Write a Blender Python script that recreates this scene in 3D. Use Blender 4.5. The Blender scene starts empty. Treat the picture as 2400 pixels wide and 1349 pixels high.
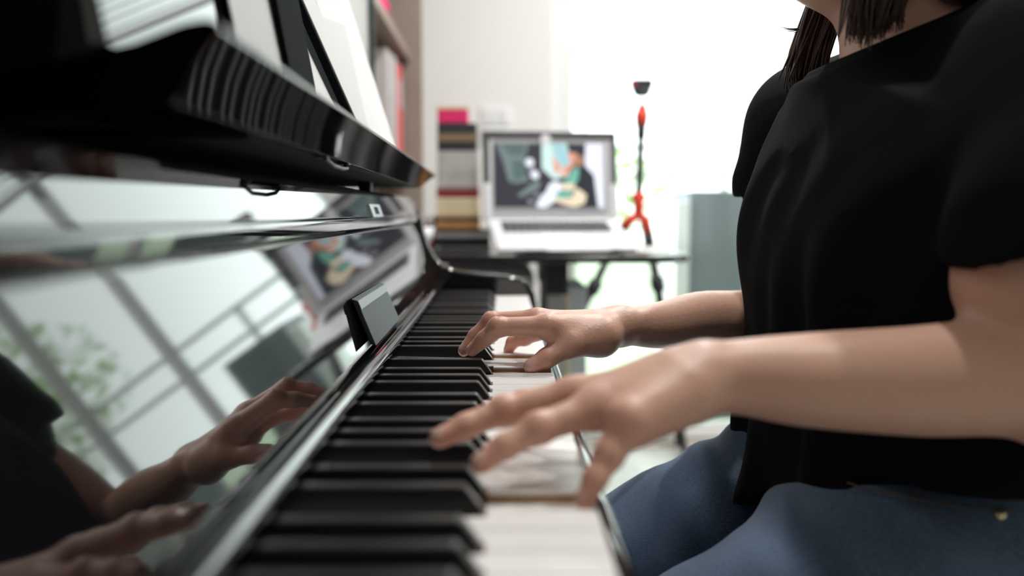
import bpy, bmesh, math, random
import numpy as np
from mathutils import Vector, Matrix, Euler, noise
random.seed(7)
PI = math.pi
scene = bpy.context.scene
C = scene.collection

# ------------------------------------------------------------------ camera
W, H, F = 2400, 1349, 2050.0
EYE = Vector((0.0, 0.0, 0.852))
CAM_ROT = Euler((math.radians(90 - 5.0), 0, math.radians(-0.73)))
cd = bpy.data.cameras.new('camera')
cam = bpy.data.objects.new('camera', cd)
C.objects.link(cam)
cam.location = EYE
cam.rotation_euler = CAM_ROT
cd.sensor_width = 36
cd.lens = 36 * F / W
cd.clip_start = 0.01
cd.dof.use_dof = True
cd.dof.focus_distance = 0.72
cd.dof.aperture_fstop = 3.1
cd.dof.aperture_blades = 0
scene.camera = cam

# ------------------------------------------------------------------ daylight
world = bpy.data.worlds.new('sky')
scene.world = world
world.use_nodes = True
bgn = world.node_tree.nodes['Background']
bgn.inputs[0].default_value = (0.93, 1.0, 0.99, 1)
bgn.inputs[1].default_value = 1.4
vs = scene.view_settings
vs.view_transform = 'Standard'
vs.look = 'None'
vs.gamma = 1
vs.use_curve_mapping = False
vs.exposure = 1.72
LAMP_W = 6.0
scene.cycles.use_denoising = True
scene.cycles.max_bounces = 10
scene.cycles.diffuse_bounces = 5
scene.cycles.glossy_bounces = 6
scene.cycles.transparent_max_bounces = 12
scene.cycles.caustics_reflective = False
scene.cycles.caustics_refractive = False
scene.cycles.sample_clamp_indirect = 8.0


def portal(loc, rot, sx, sy):
    l = bpy.data.lights.new('window_portal', 'AREA')
    l.shape = 'RECTANGLE'
    l.size, l.size_y = sx, sy
    l.cycles.is_portal = True
    o = bpy.data.objects.new('window_portal', l)
    C.objects.link(o)
    o.location, o.rotation_euler = loc, rot


WY = 3.2                     # far wall
WX0, WX1 = 0.215, 2.75       # opening of the far glass door
WZ1 = 2.14
RX = 2.9                     # right wall
portal(((WX0 + WX1) / 2, WY + 0.13, (WZ1 + 0.01) / 2), (-PI / 2, 0, 0), WX1 - WX0, WZ1)
portal((RX + 0.13, 2.025, 1.25), (0, PI / 2, 0), 2.2, 0.85)

_R = CAM_ROT.to_matrix()


def P(px, py, y):
    """the point at forward distance y that is seen at pixel (px, py)"""
    d = _R @ Vector(((px - W / 2) / F, -(py - H / 2) / F, -1.0))
    return EYE + d * (y / d.y)


# ------------------------------------------------------------------ materials
def mat(name, col, rough=0.5, metal=0.0, ior=1.5, bump=None, var=None, emit=None, sss=0.0, spec=None, coat=0.0, sheen=0.0):
    m = bpy.data.materials.new(name)
    m.use_nodes = True
    nt = m.node_tree
    b = nt.nodes['Principled BSDF']
    b.inputs['Base Color'].default_value = (*col, 1)
    b.inputs['Roughness'].default_value = rough
    b.inputs['Metallic'].default_value = metal
    b.inputs['IOR'].default_value = ior
    if spec is not None:
        b.inputs['Specular IOR Level'].default_value = spec
    if coat:
        b.inputs['Coat Weight'].default_value = coat
        b.inputs['Coat Roughness'].default_value = 0.03
    if sheen:
        b.inputs['Sheen Weight'].default_value = sheen
        b.inputs['Sheen Roughness'].default_value = 0.6
    if sss:
        b.inputs['Subsurface Weight'].default_value = sss
        b.inputs['Subsurface Radius'].default_value = (0.008, 0.003, 0.0015)
        b.inputs['Subsurface Scale'].default_value = 0.6
    if emit:
        b.inputs['Emission Color'].default_value = (*emit[:3], 1)
        b.inputs['Emission Strength'].default_value = emit[3]
    tc = nt.nodes.new('ShaderNodeTexCoord')
    if var:                      # (scale, amount, second colour)
        n = nt.nodes.new('ShaderNodeTexNoise')
        n.inputs['Scale'].default_value = var[0]
        n.inputs['Detail'].default_value = 5
        nt.links.new(tc.outputs['Object'], n.inputs['Vector'])
        mx = nt.nodes.new('ShaderNodeMix')
        mx.data_type = 'RGBA'
        mx.inputs[6].default_value = (*col, 1)
        mx.inputs[7].default_value = (*var[2], 1)
        mr = nt.nodes.new('ShaderNodeMapRange')
        mr.inputs['From Min'].default_value = 0.35
        mr.inputs['From Max'].default_value = 0.65
        mr.inputs['To Max'].default_value = var[1]
        nt.links.new(n.outputs[0], mr.inputs[0])
        nt.links.new(mr.outputs[0], mx.inputs[0])
        nt.links.new(mx.outputs[2], b.inputs['Base Color'])
    if bump:                     # (scale, strength)
        n = nt.nodes.new('ShaderNodeTexNoise')
        n.inputs['Scale'].default_value = bump[0]
        n.inputs['Detail'].default_value = 6
        nt.links.new(tc.outputs['Object'], n.inputs['Vector'])
        bp = nt.nodes.new('ShaderNodeBump')
        bp.inputs['Strength'].default_value = bump[1]
        bp.inputs['Distance'].default_value = 0.002
        nt.links.new(n.outputs[0], bp.inputs['Height'])
        nt.links.new(bp.outputs[0], b.inputs['Normal'])
    return m


def skin_mat():
    m = mat('skin', (0.60, 0.36, 0.25), rough=0.42, sss=0.15, bump=(420, 0.16))
    nt = m.node_tree
    b = nt.nodes['Principled BSDF']
    at = nt.nodes.new('ShaderNodeAttribute')
    at.attribute_name = 'blush'
    n = nt.nodes.new('ShaderNodeTexNoise')
    n.inputs['Scale'].default_value = 55
    n.inputs['Detail'].default_value = 4
    tc = nt.nodes.new('ShaderNodeTexCoord')
    nt.links.new(tc.outputs['Object'], n.inputs['Vector'])
    mx0 = nt.nodes.new('ShaderNodeMix')
    mx0.data_type = 'RGBA'
    mx0.inputs[6].default_value = (0.66, 0.375, 0.275, 1)
    mx0.inputs[7].default_value = (0.71, 0.43, 0.325, 1)
    nt.links.new(n.outputs[0], mx0.inputs[0])
    mx = nt.nodes.new('ShaderNodeMix')
    mx.data_type = 'RGBA'
    mx.inputs[7].default_value = (0.66, 0.275, 0.215, 1)
    nt.links.new(at.outputs['Fac'], mx.inputs[0])
    nt.links.new(mx0.outputs[2], mx.inputs[6])
    nt.links.new(mx.outputs[2], b.inputs['Base Color'])
    return m


def denim_mat():
    m = mat('denim', (0.035, 0.07, 0.13), rough=0.85, sheen=0.15)
    nt = m.node_tree
    b = nt.nodes['Principled BSDF']
    tc = nt.nodes.new('ShaderNodeTexCoord')
    n = nt.nodes.new('ShaderNodeTexNoise')
    n.inputs['Scale'].default_value = 9
    n.inputs['Detail'].default_value = 5
    nt.links.new(tc.outputs['Object'], n.inputs['Vector'])
    mp = nt.nodes.new('ShaderNodeMapping')
    mp.inputs['Scale'].default_value = (260, 900, 900)
    mp.inputs['Rotation'].default_value = (0, 0.45, 0.6)
    nt.links.new(tc.outputs['Object'], mp.inputs['Vector'])
    n2 = nt.nodes.new('ShaderNodeTexNoise')
    n2.inputs['Scale'].default_value = 1.3
    n2.inputs['Detail'].default_value = 2
    nt.links.new(mp.outputs[0], n2.inputs['Vector'])
    ad = nt.nodes.new('ShaderNodeMath')
    ad.operation = 'MULTIPLY_ADD'
    ad.inputs[1].default_value = 0.75
    nt.links.new(n2.outputs[0], ad.inputs[0])
    nt.links.new(n.outputs[0], ad.inputs[2])
    cr = nt.nodes.new('ShaderNodeValToRGB')
    cr.color_ramp.elements[0].position = 0.6
    cr.color_ramp.elements[0].color = (0.020, 0.042, 0.082, 1)
    cr.color_ramp.elements[1].position = 1.15
    cr.color_ramp.elements[1].color = (0.085, 0.14, 0.235, 1)
    cr.color_ramp.elements[1].position = 1.0
    nt.links.new(ad.outputs[0], cr.inputs[0])
    nt.links.new(cr.outputs[0], b.inputs['Base Color'])
    bp = nt.nodes.new('ShaderNodeBump')
    bp.inputs['Strength'].default_value = 0.35
    bp.inputs['Distance'].default_value = 0.0006
    nt.links.new(n2.outputs[0], bp.inputs['Height'])
    nt.links.new(bp.outputs[0], b.inputs['Normal'])
    return m


def glass_mat():
    m = bpy.data.materials.new('window_glass')
    m.use_nodes = True
    nt = m.node_tree
    nt.nodes.clear()
    out = nt.nodes.new('ShaderNodeOutputMaterial')
    tr = nt.nodes.new('ShaderNodeBsdfTransparent')
    tr.inputs[0].default_value = (0.96, 0.985, 0.975, 1)
    gl = nt.nodes.new('ShaderNodeBsdfGlossy')
    gl.inputs['Roughness'].default_value = 0.01
    fr = nt.nodes.new('ShaderNodeFresnel')
    fr.inputs[0].default_value = 1.45
    mx = nt.nodes.new('ShaderNodeMixShader')
    nt.links.new(fr.outputs[0], mx.inputs[0])
    nt.links.new(tr.outputs[0], mx.inputs[1])
    nt.links.new(gl.outputs[0], mx.inputs[2])
    nt.links.new(mx.outputs[0], out.inputs[0])
    return m


M = dict(
    bookblack=mat('matt_black_cloth', (0.005, 0.006, 0.008), rough=0.8, spec=0.03),
    lacquer=mat('black_lacquer', (0.004, 0.004, 0.005), rough=0.035, ior=1.62),
    lacquer_soft=mat('black_satin', (0.006, 0.006, 0.007), rough=0.22),
    ebony=mat('black_key', (0.008, 0.008, 0.009), rough=0.28, bump=(900, 0.05), spec=0.3),
    ivory=mat('white_key_top', (0.80, 0.785, 0.765), rough=0.25),
    keywood=mat('key_wood', (0.55, 0.34, 0.16), rough=0.6, var=(60, 0.6, (0.42, 0.24, 0.10))),
    darkwood=mat('dark_red_wood', (0.10, 0.035, 0.02), rough=0.5),
    felt=mat('red_felt', (0.45, 0.012, 0.05), rough=0.95, bump=(600, 0.6)),
    chrome=mat('nickel', (0.78, 0.80, 0.82), rough=0.22, metal=1.0),
    shade_black=mat('shade_matt_black', (0.003, 0.003, 0.003), rough=0.8),  # matt black put in as shade, keeps reflections out of dark spots
    grey_metal=mat('brushed_grey', (0.055, 0.067, 0.071), rough=0.65, metal=0.0, bump=(300, 0.08), spec=0.25),
    grey_light=mat('pale_grey_edge', (0.12, 0.14, 0.145), rough=0.4, metal=0.0),
    paper=mat('paper', (0.50, 0.497, 0.495), rough=0.8),
    page=mat('page_edge', (0.58, 0.575, 0.57), rough=0.8),
    wall=mat('wall_paint', (0.80, 0.785, 0.76), rough=0.8, bump=(90, 0.05)),
    ceiling=mat('ceiling_paint', (0.84, 0.84, 0.83), rough=0.85),
    white=mat('white_frame', (0.82, 0.83, 0.83), rough=0.4),
    floor=mat('pale_floor', (0.50, 0.49, 0.47), rough=0.3, var=(6, 0.5, (0.44, 0.43, 0.41))),
    beige=mat('beige_trim', (0.50, 0.44, 0.37), rough=0.5),
    bookcase=mat('brown_bookcase', (0.30, 0.235, 0.195), rough=0.5, var=(14, 0.5, (0.24, 0.185, 0.15))),
    table=mat('black_table', (0.010, 0.010, 0.012), rough=0.16),
    blackp=mat('black_plastic', (0.012, 0.012, 0.014), rough=0.45),
    redp=mat('red_plastic', (0.62, 0.045, 0.02), rough=0.4),
    silver=mat('silver_white', (0.62, 0.62, 0.64), rough=0.35, metal=0.1),
    greyp=mat('grey_plastic', (0.33, 0.32, 0.33), rough=0.45),
    darkp=mat('dark_grey_plastic', (0.045, 0.045, 0.05), rough=0.5),
    pink=mat('magenta_card', (0.68, 0.015, 0.13), rough=0.55),
    peach=mat('peach_card', (0.75, 0.50, 0.32), rough=0.6),
    boxblack=mat('charcoal_card', (0.020, 0.022, 0.026), rough=0.55),
    gold=mat('dull_gold', (0.22, 0.15, 0.085), rough=0.5),
    boxgrey=mat('grey_card', (0.46, 0.44, 0.42), rough=0.7, var=(30, 0.7, (0.38, 0.365, 0.35))),
    red=mat('crimson_cover', (0.28, 0.015, 0.025), rough=0.5),
    brownpink=mat('dusty_rose_cover', (0.36, 0.2, 0.17), rough=0.6),
    cream=mat('cream_pages', (0.70, 0.60, 0.38), rough=0.7),
    orange=mat('ochre_card', (0.42, 0.21, 0.07), rough=0.6),
    binderred=mat('red_binder', (0.72, 0.10, 0.12), rough=0.5),
    bindergrey=mat('pale_binder', (0.50, 0.46, 0.45), rough=0.5),
    skin=skin_mat(),
    nail=mat('nail', (0.70, 0.42, 0.35), rough=0.22, sss=0.1),
    lips=mat('lips', (0.5, 0.16, 0.14), rough=0.4),
    eye=mat('eye_white', (0.8, 0.8, 0.78), rough=0.15),
    iris=mat('iris', (0.03, 0.015, 0.008), rough=0.1),
    shirt=mat('black_cotton', (0.0036, 0.0039, 0.0050), rough=0.92, bump=(1400, 0.5), spec=0.12),
    denim=denim_mat(),
    stitch=mat('stitching', (0.11, 0.08, 0.06), rough=0.8),
    brass=mat('brass', (0.72, 0.62, 0.42), rough=0.3, metal=1.0),
    hair=mat('dark_brown_hair', (0.040, 0.018, 0.012), rough=0.38),
    glass=glass_mat(),
    leaf=mat('leaf', (0.26, 0.42, 0.13), rough=0.6, var=(2, 0.8, (0.42, 0.54, 0.26))),
    bark=mat('bark', (0.12, 0.09, 0.07), rough=0.9),
    ground=mat('outdoor_ground', (0.34, 0.41, 0.29), rough=0.9),
    acgrey=mat('outdoor_grey', (0.21, 0.24, 0.262), rough=0.6),
    rail=mat('pale_rail', (0.60, 0.62, 0.60), rough=0.4),
    leather=mat('black_leather', (0.012, 0.011, 0.011), rough=0.4, bump=(250, 0.3)),
    pale=mat('pale_blue_card', (0.50, 0.56, 0.60), rough=0.6),
    blind=mat('blind_slats', (0.60, 0.63, 0.62), rough=0.5),
    lamp=mat('lamp_disc', (0.9, 0.9, 0.9), emit=(1, 0.97, 0.9, 6.0)),
    porcelain=mat('porcelain', (0.75, 0.76, 0.78), rough=0.2),
)


# ------------------------------------------------------------------ mesh builder
class MB:
    def __init__(self):
        self.bm = bmesh.new()
        self.mi = 0

    def _f(self, vs_):
        try:
            f = self.bm.faces.new(vs_)
            f.material_index = self.mi
            return f
        except ValueError:
            return None

    def box(self, x0, x1, y0, y1, z0, z1, mi=None, T=None):
        if mi is not None:
            self.mi = mi
        co = [(x, y, z) for x in (x0, x1) for y in (y0, y1) for z in (z0, z1)]
        v = [self.bm.verts.new(T @ Vector(c) if T else c) for c in co]
        for q in ((0, 1, 3, 2), (4, 6, 7, 5), (0, 4, 5, 1), (2, 3, 7, 6), (0, 2, 6, 4), (1, 5, 7, 3)):
            self._f([v[i] for i in q])
        return self

    def hexa(self, pts, mi=None):
        """8 points: quad a (4) and quad b (4), matching order"""
        if mi is not None:
            self.mi = mi
        v = [self.bm.verts.new(p) for p in pts]
        self._f([v[0], v[1], v[2], v[3]])
        self._f([v[7], v[6], v[5], v[4]])
        for i in range(4):
            j = (i + 1) % 4
            self._f([v[j], v[i], v[4 + i], v[4 + j]])
        return self

    def prism_y(self, poly, y0, y1, mi=None, dx=0.0):
        """poly: list of (x, z); extruded along y; dx shifts the far end in x"""
        if mi is not None:
            self.mi = mi
        a = [self.bm.verts.new((x, y0, z)) for x, z in poly]
        b = [self.bm.verts.new((x + dx, y1, z)) for x, z in poly]
        self._f(a)
        self._f(b[::-1])
        n = len(poly)
        for i in range(n):
            j = (i + 1) % n
            self._f([a[j], a[i], b[i], b[j]])
        return self

    def prism_z(self, poly, z0, z1, mi=None):
        if mi is not None:
            self.mi = mi
        a = [self.bm.verts.new((x, y, z0)) for x, y in poly]
        b = [self.bm.verts.new((x, y, z1)) for x, y in poly]
        self._f(a[::-1])
        self._f(b)
        n = len(poly)
        for i in range(n):
            j = (i + 1) % n
            self._f([a[i], a[j], b[j], b[i]])
        return self

    def tube(self, pts, rad, n=10, mi=None, caps=True):
        if mi is not None:
            self.mi = mi
        pts = [Vector(p) for p in pts]
        if not hasattr(rad, '__len__'):
            rad = [rad] * len(pts)
        rings = []
        up = Vector((0.13, 0.31, 0.94)).normalized()
        for i, p in enumerate(pts):
            t = (pts[min(i + 1, len(pts) - 1)] - pts[max(i - 1, 0)]).normalized()
            u = up - t * up.dot(t)
            if u.length < 0.2:
                u = Vector((1, 0, 0)) - t * t.x
            u.normalize()
            w = t.cross(u)
            rings.append([self.bm.verts.new(p + (u * math.cos(2 * PI * k / n) + w * math.sin(2 * PI * k / n)) * rad[i]) for k in range(n)])
        for a, b in zip(rings[:-1], rings[1:]):
            for k in range(n):
                self._f([a[k], a[(k + 1) % n], b[(k + 1) % n], b[k]])
        if caps:
            self._f(rings[0][::-1])
            self._f(rings[-1])
        return self

    def lathe(self, prof, c=(0, 0, 0), n=24, mi=None, caps=True):
        """prof: (r, z) about the z axis through c"""
        if mi is not None:
            self.mi = mi
        rings = []
        for r, z in prof:
            rings.append([self.bm.verts.new((c[0] + r * math.cos(2 * PI * k / n), c[1] + r * math.sin(2 * PI * k / n), c[2] + z)) for k in range(n)])
        for a, b in zip(rings[:-1], rings[1:]):
            for k in range(n):
                self._f([a[k], a[(k + 1) % n], b[(k + 1) % n], b[k]])
        if caps:
            self._f(rings[0][::-1])
            self._f(rings[-1])
        return self

    def quad(self, pts, mi=None):
        if mi is not None:
            self.mi = mi
        self._f([self.bm.verts.new(p) for p in pts])
        return self

    def build(self, name, mats, parent=None, smooth=False, bevel=0.0, seg=2, T=None, ang=35):
        me = bpy.data.meshes.new(name)
        bmesh.ops.recalc_face_normals(self.bm, faces=self.bm.faces[:])
        if T is not None:
            self.bm.transform(T)
        self.bm.to_mesh(me)
        self.bm.free()
        for m in (mats if isinstance(mats, (list, tuple)) else [mats]):
            me.materials.append(m)
        return link(name, me, parent, smooth, bevel, seg, ang)


def link(name, me, parent=None, smooth=False, bevel=0.0, seg=2, ang=35):
    o = bpy.data.objects.new(name, me)
    C.objects.link(o)
    if parent is not None:
        o.parent = parent
        o.matrix_parent_inverse = Matrix.Translation(-parent_loc(parent))
    if smooth or bevel:
        me.polygons.foreach_set('use_smooth', [True] * len(me.polygons))
    if bevel:
        b = o.modifiers.new('bevel', 'BEVEL')
        b.width = bevel
        b.segments = seg
        b.limit_method = 'ANGLE'
        b.angle_limit = math.radians(ang)
        wn = o.modifiers.new('normals', 'WEIGHTED_NORMAL')
        wn.weight = 100
    return o


def parent_loc(p):
    # parts keep world coordinates, so only a top-level thing has an offset
    return Vector((0, 0, 0)) if p.parent else p.location.copy()


def tag(o, label, cat, group=None):
    o['label'] = label
    o['category'] = cat
    if group:
        o['group'] = group
    return o


def thing(name, label, cat, loc=(0, 0, 0), group=None):
    o = bpy.data.objects.new(name, None)
    o.empty_display_size = 0.05
    C.objects.link(o)
    o.location = loc
    return tag(o, label, cat, group)


def struct(o):
    o['kind'] = 'structure'
    return o


# ------------------------------------------------------------------ the room
LX = -0.62
BY = -1.9
CZ = 2.45
struct(MB().box(LX - 0.1, RX + 0.1, BY - 0.1, WY + 0.12, -0.1, 0).build('floor', M['floor']))
struct(MB().box(LX - 0.1, RX + 0.1, BY - 0.1, WY + 0.12, CZ, CZ + 0.1).build('ceiling', M['ceiling']))
struct(MB().box(LX - 0.1, LX, BY - 0.1, WY + 0.12, 0, CZ).build('wall_left', M['wall']))
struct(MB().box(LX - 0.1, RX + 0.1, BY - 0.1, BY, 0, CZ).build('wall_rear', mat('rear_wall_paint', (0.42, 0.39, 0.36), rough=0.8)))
w = MB()
w.box(LX, WX0 - 0.03, WY, WY + 0.12, 0, CZ)
w.box(WX0 - 0.03, WX1 + 0.03, WY, WY + 0.12, WZ1 + 0.03, CZ)
w.box(WX1 + 0.03, RX, WY, WY + 0.12, 0, CZ)
struct(w.build('wall_far', M['wall']))
w = MB()                      # right wall with a second big window
w.box(RX, RX + 0.12, BY, 1.6, 0, CZ)
w.box(RX, RX + 0.12, 1.6, 2.45, 0, 0.15)
w.box(RX, RX + 0.12, 1.6, 2.45, 2.35, CZ)
w.box(RX, RX + 0.12, 2.45, WY, 0, CZ)
struct(w.build('wall_right', M['wall']))
struct(MB().box(LX, WX0 - 0.06, WY - 0.012, WY, 0, 0.09).build('baseboard_far', M['white'], bevel=0.003))
struct(MB().box(WX0 - 0.06, WX1 + 0.06, WY - 0.10, WY - 0.002, 0.0, 0.006).build('trim_1', M['beige']))


def window(name, u0, u1, z0, z1, pos, axis, mulls, depth=0.06, fr=0.045):
    """framed glazing; axis 'x': spans x at y=pos, axis 'y': spans y at x=pos"""
    def bx(mb, a0, a1, d0, d1, c0, c1):
        if axis == 'x':
            mb.box(a0, a1, pos + d0, pos + d1, c0, c1)
        else:
            mb.box(pos + d0, pos + d1, a0, a1, c0, c1)
    o = bpy.data.objects.new(name, None)
    C.objects.link(o)
    struct(o)
    fm = MB()
    bx(fm, u0 - 0.03, u0 + fr, 0, depth, z0, z1 + 0.03)
    bx(fm, u1 - fr, u1 + 0.03, 0, depth, z0, z1 + 0.03)
    bx(fm, u0, u1, 0, depth, z1 - fr, z1 + 0.03)
    bx(fm, u0, u1, 0, depth, z0, z0 + 0.05)
    fm.build('window_frame', M['white'], o, bevel=0.003)
    edges = [u0] + mulls + [u1]
    for m_ in mulls:
        mb = MB()
        bx(mb, m_ - 0.022, m_ + 0.022, 0.005, depth - 0.005, z0, z1)
        mb.build('mullion', M['white'], o, bevel=0.003)
    for a, b in zip(edges[:-1], edges[1:]):
        mb = MB()
        bx(mb, a + 0.02, b - 0.02, depth / 2 - 0.003, depth / 2 + 0.003, z0 + 0.03, z1 - 0.02)
        mb.build('glass_pane', M['glass'], o)
    return o


window('window_1', WX0, WX1, 0.008, WZ1, WY + 0.01, 'x', [1.06, 1.46, 1.9])
window('window_2', 1.6, 2.45, 0.15, 2.35, RX + 0.01, 'y', [])

# raised venetian blind hung above the glass door
bl = thing('window_blind', 'raised pale venetian blind gathered above the glass door', 'blind', (1.5, WY - 0.06, 2.0))
bl_x0, bl_x1 = 0.32, 2.7
MB().box(bl_x0, bl_x1, WY - 0.085, WY - 0.02, 2.36, 2.42).build('headrail', M['white'], bl, bevel=0.003)
s = MB()
for k in range(14):
    z = 1.90 + k * 0.033
    T = Matrix.Translation((0, WY - 0.052, z)) @ Matrix.Rotation(math.radians(28), 4, 'X')
    s.box(bl_x0 + 0.01, bl_x1 - 0.01, -0.022, 0.022, -0.001, 0.001, T=T)
s.build('slats', M['blind'], bl)
MB().box(bl_x0, bl_x1, WY - 0.07, WY - 0.035, 1.86, 1.88).build('bottom_rail', M['white'], bl, bevel=0.003)

for x, y, lab in ((0.42, 1.95, 'round ceiling downlight above the right end of the laptop table'),
                  (1.25, 1.95, 'round ceiling downlight near the glass door, further from the bookcase'),
                  (0.42, 0.75, 'round ceiling downlight above the seated person'),
                  (1.25, 0.75, 'round ceiling downlight behind the seated person')):
    d = thing('ceiling_downlight', lab, 'light', (x, y, CZ), 'ceiling downlights')
    MB().lathe([(0.062, -0.008), (0.062, 0.0), (0.045, 0.0), (0.045, -0.008), (0.062, -0.008)], (x, y, CZ - 0.0005), caps=False).build('trim_ring', M['white'], d, smooth=True)
    MB().lathe([(0.001, -0.004), (0.044, -0.004), (0.044, -0.002), (0.001, -0.002)], (x, y, CZ - 0.0005)).build('lamp_disc', M['lamp'], d)
    l = bpy.data.lights.new('downlight', 'AREA')
    l.shape = 'DISK'
    l.size = 0.085
    l.energy = LAMP_W * (1.25 if y > 1 else 0.6)
    l.color = (1.0, 0.985, 0.965)
    lo = bpy.data.objects.new('downlight', l)
    C.objects.link(lo)
    lo.location = (x, y, CZ - 0.006)

# ------------------------------------------------------------------ outside
struct(MB().box(-6, 14, WY + 0.12, 22, -0.25, -0.06).build('ground', M['ground']))
rl = thing('balcony_railing', 'pale horizontal balcony railing outside the glass door', 'railing', (1.2, 4.5, -0.06))
for z in (1.175, 1.03, 0.6, 0.2):
    MB().box(-0.6, 4.4, 4.49, 4.515, z - 0.012, z + 0.012).build('rail', M['rail'], rl)
for x in (-0.4, 1.145, 2.7, 4.3):
    MB().box(x - 0.015, x + 0.015, 4.485, 4.52, -0.06, 1.19).build('post', M['rail'], rl)
cb = thing('outdoor_cabinet', 'grey blue metal cabinet standing outside the glass door', 'cabinet', (1.0, 3.95, -0.06))
MB().box(0.83, 1.16, 3.86, 4.3, -0.06, 0.945).build('body', M['acgrey'], cb, bevel=0.01)
MB().box(0.765, 0.83, 3.84, 4.3, -0.06, 0.90).build('side_panel', M['white'], cb, bevel=0.006)
cb2 = thing('outdoor_cabinet', 'low grey metal box standing outside, further right of the tall one', 'cabinet', (1.9, 4.0, -0.06))
MB().box(1.62, 2.2, 3.8, 4.2, -0.06, 0.72).build('body', M['acgrey'], cb2, bevel=0.01)
MB().box(1.66, 2.16, 3.785, 3.80, 0.0, 0.66).build('door', M['white'], cb2, bevel=0.004)


def tree(name, label, x, y, hgt, r, n, zc=None):
    t = thing(name, label, 'tree', (x, y, -0.06), 'trees beyond the balcony')
    MB().tube([(x, y, -0.06), (x + 0.05, y, hgt * 0.4), (x - 0.03, y + 0.05, hgt * 0.75)], [0.09, 0.07, 0.03], 8).build('trunk', M['bark'], t, smooth=True)
    mb = MB()
    for _ in range(n):
        u = Vector((random.gauss(0, 1), random.gauss(0, 1), random.gauss(0, 1))).normalized() * r * random.random() ** 0.4
        c = Vector((x, y, hgt * 0.68)) + Vector((u.x, u.y, u.z * hgt * 0.36 / r))
        a = Vector((random.gauss(0, 1), random.gauss(0, 1), random.gauss(0, 1))).normalized()
        b = a.orthogonal().normalized()
        q = random.uniform(0.04, 0.08)
        mb.quad([c - a * q, c + b * q * 0.5, c + a * q, c - b * q * 0.5])
    mb.build('foliage', M['leaf'], t)


tree('garden_tree', 'pale green garden tree outside, behind the laptop screen', 0.55, 7.6, 1.5, 1.0, 900)
tree('garden_tree', 'tall thin leafed tree outside beside the window edge', 0.72, 10.6, 4.6, 0.8, 450)
tree('garden_tree', 'broad green tree outside behind the grey cabinets', 4.3, 7.6, 2.6, 1.0, 1300)
tree('garden_tree', 'bushy tree outside to the right of the person', 7.2, 7.8, 3.2, 1.6, 1800)

# ------------------------------------------------------------------ bookcase by the far left corner
bc = thing('bookcase', 'tall brown bookcase against the left wall behind the piano', 'bookcase', (-0.45, 2.55, 0))
MB().box(LX + 0.005, -0.262, 2.955, 2.995, 0, 2.3).build('side_panel', M['bookcase'], bc, bevel=0.002)
MB().box(LX + 0.005, -0.31, 2.10, 2.125, 0, 2.3).build('side_panel', M['white'], bc, bevel=0.002)
MB().box(LX + 0.005, LX + 0.02, 2.125, 2.955, 0, 2.3).build('back_panel', M['bookcase'], bc)
MB().box(LX + 0.005, -0.30, 2.10, 2.995, 2.3, 2.33).build('top_panel', M['bookcase'], bc, bevel=0.002)
for z in (0.08, 0.5, 1.0, 1.377, 1.75):
    MB().box(LX + 0.02, -0.30, 2.126, 2.954, z - 0.03, z).build('shelf', M['bookcase'], bc, bevel=0.002)
MB().box(-0.309, -0.297, 2.098, 2.108, 0, 2.3).build('glass_door_edge', mat('dark_green_edge', (0.01, 0.03, 0.03), 0.2), bc)


def binder(y0, y1, z0, h, m, label, d=0.22, group='binders on the bookcase', x1=-0.315, sp=True):
    b = thing('binder', label, 'binder', (x1, (y0 + y1) / 2, z0), group)
    MB().box(x1 - d, x1, y0, y1, z0, z0 + h).build('cover', m, b, bevel=0.003)
    if sp:
        MB().box(x1 - 0.0, x1 + 0.0012, y0 + 0.008, y1 - 0.008, z0 + h * 0.55, z0 + h * 0.85).build('spine_label', M['paper'], b)


binder(2.80, 2.87, 1.001, 0.315, M['binderred'], 'bright red binder at the far end of the middle shelf', x1=-0.318)
binder(2.72, 2.79, 1.001, 0.32, M['binderred'], 'red binder second from the far end of the middle shelf', x1=-0.325, sp=False)
binder(2.62, 2.705, 1.001, 0.31, M['bindergrey'], 'pale grey binder beside the red ones on the bookcase')
binder(2.52, 2.605, 1.001, 0.31, M['bindergrey'], 'pale grey binder nearest the piano on the bookcase', x1=-0.32)
orn = tag(MB().lathe([(0.001, 0), (0.035, 0.0), (0.042, 0.03), (0.03, 0.06), (0.018, 0.075), (0.022, 0.095), (0.001, 0.105)], (-0.345, 2.45, 1.378)).build('ornament', M['pink'], smooth=True),
          'small pink figurine on the upper shelf of the bookcase', 'ornament')
orn = tag(MB().lathe([(0.001, 0), (0.03, 0.0), (0.038, 0.03), (0.033, 0.06), (0.022, 0.08), (0.001, 0.09)], (-0.35, 2.30, 1.378)).build('ornament', M['redp'], smooth=True),
          'small orange red pot on the upper shelf of the bookcase', 'ornament')

# wall plates
for i, (px, py, lab) in enumerate(((1163, 272, 'white wall switch plate above the laptop'), (1163, 318, 'white socket plate just below the switch plate'))):
    p = P(px, py, WY)
    o = thing('wall_plate', lab, 'switch', p)
    MB().box(p.x - 0.055, p.x + 0.055, WY - 0.008, WY - 0.0005, p.z - 0.032, p.z + 0.032).build('plate', M['white'], o, bevel=0.003)
    for k in (-1, 1):
        MB().box(p.x + k * 0.022 - 0.016, p.x + k * 0.022 + 0.016, WY - 0.011, WY - 0.008, p.z - 0.02, p.z + 0.02).build('rocker', M['porcelain'], o, bevel=0.001)

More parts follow.
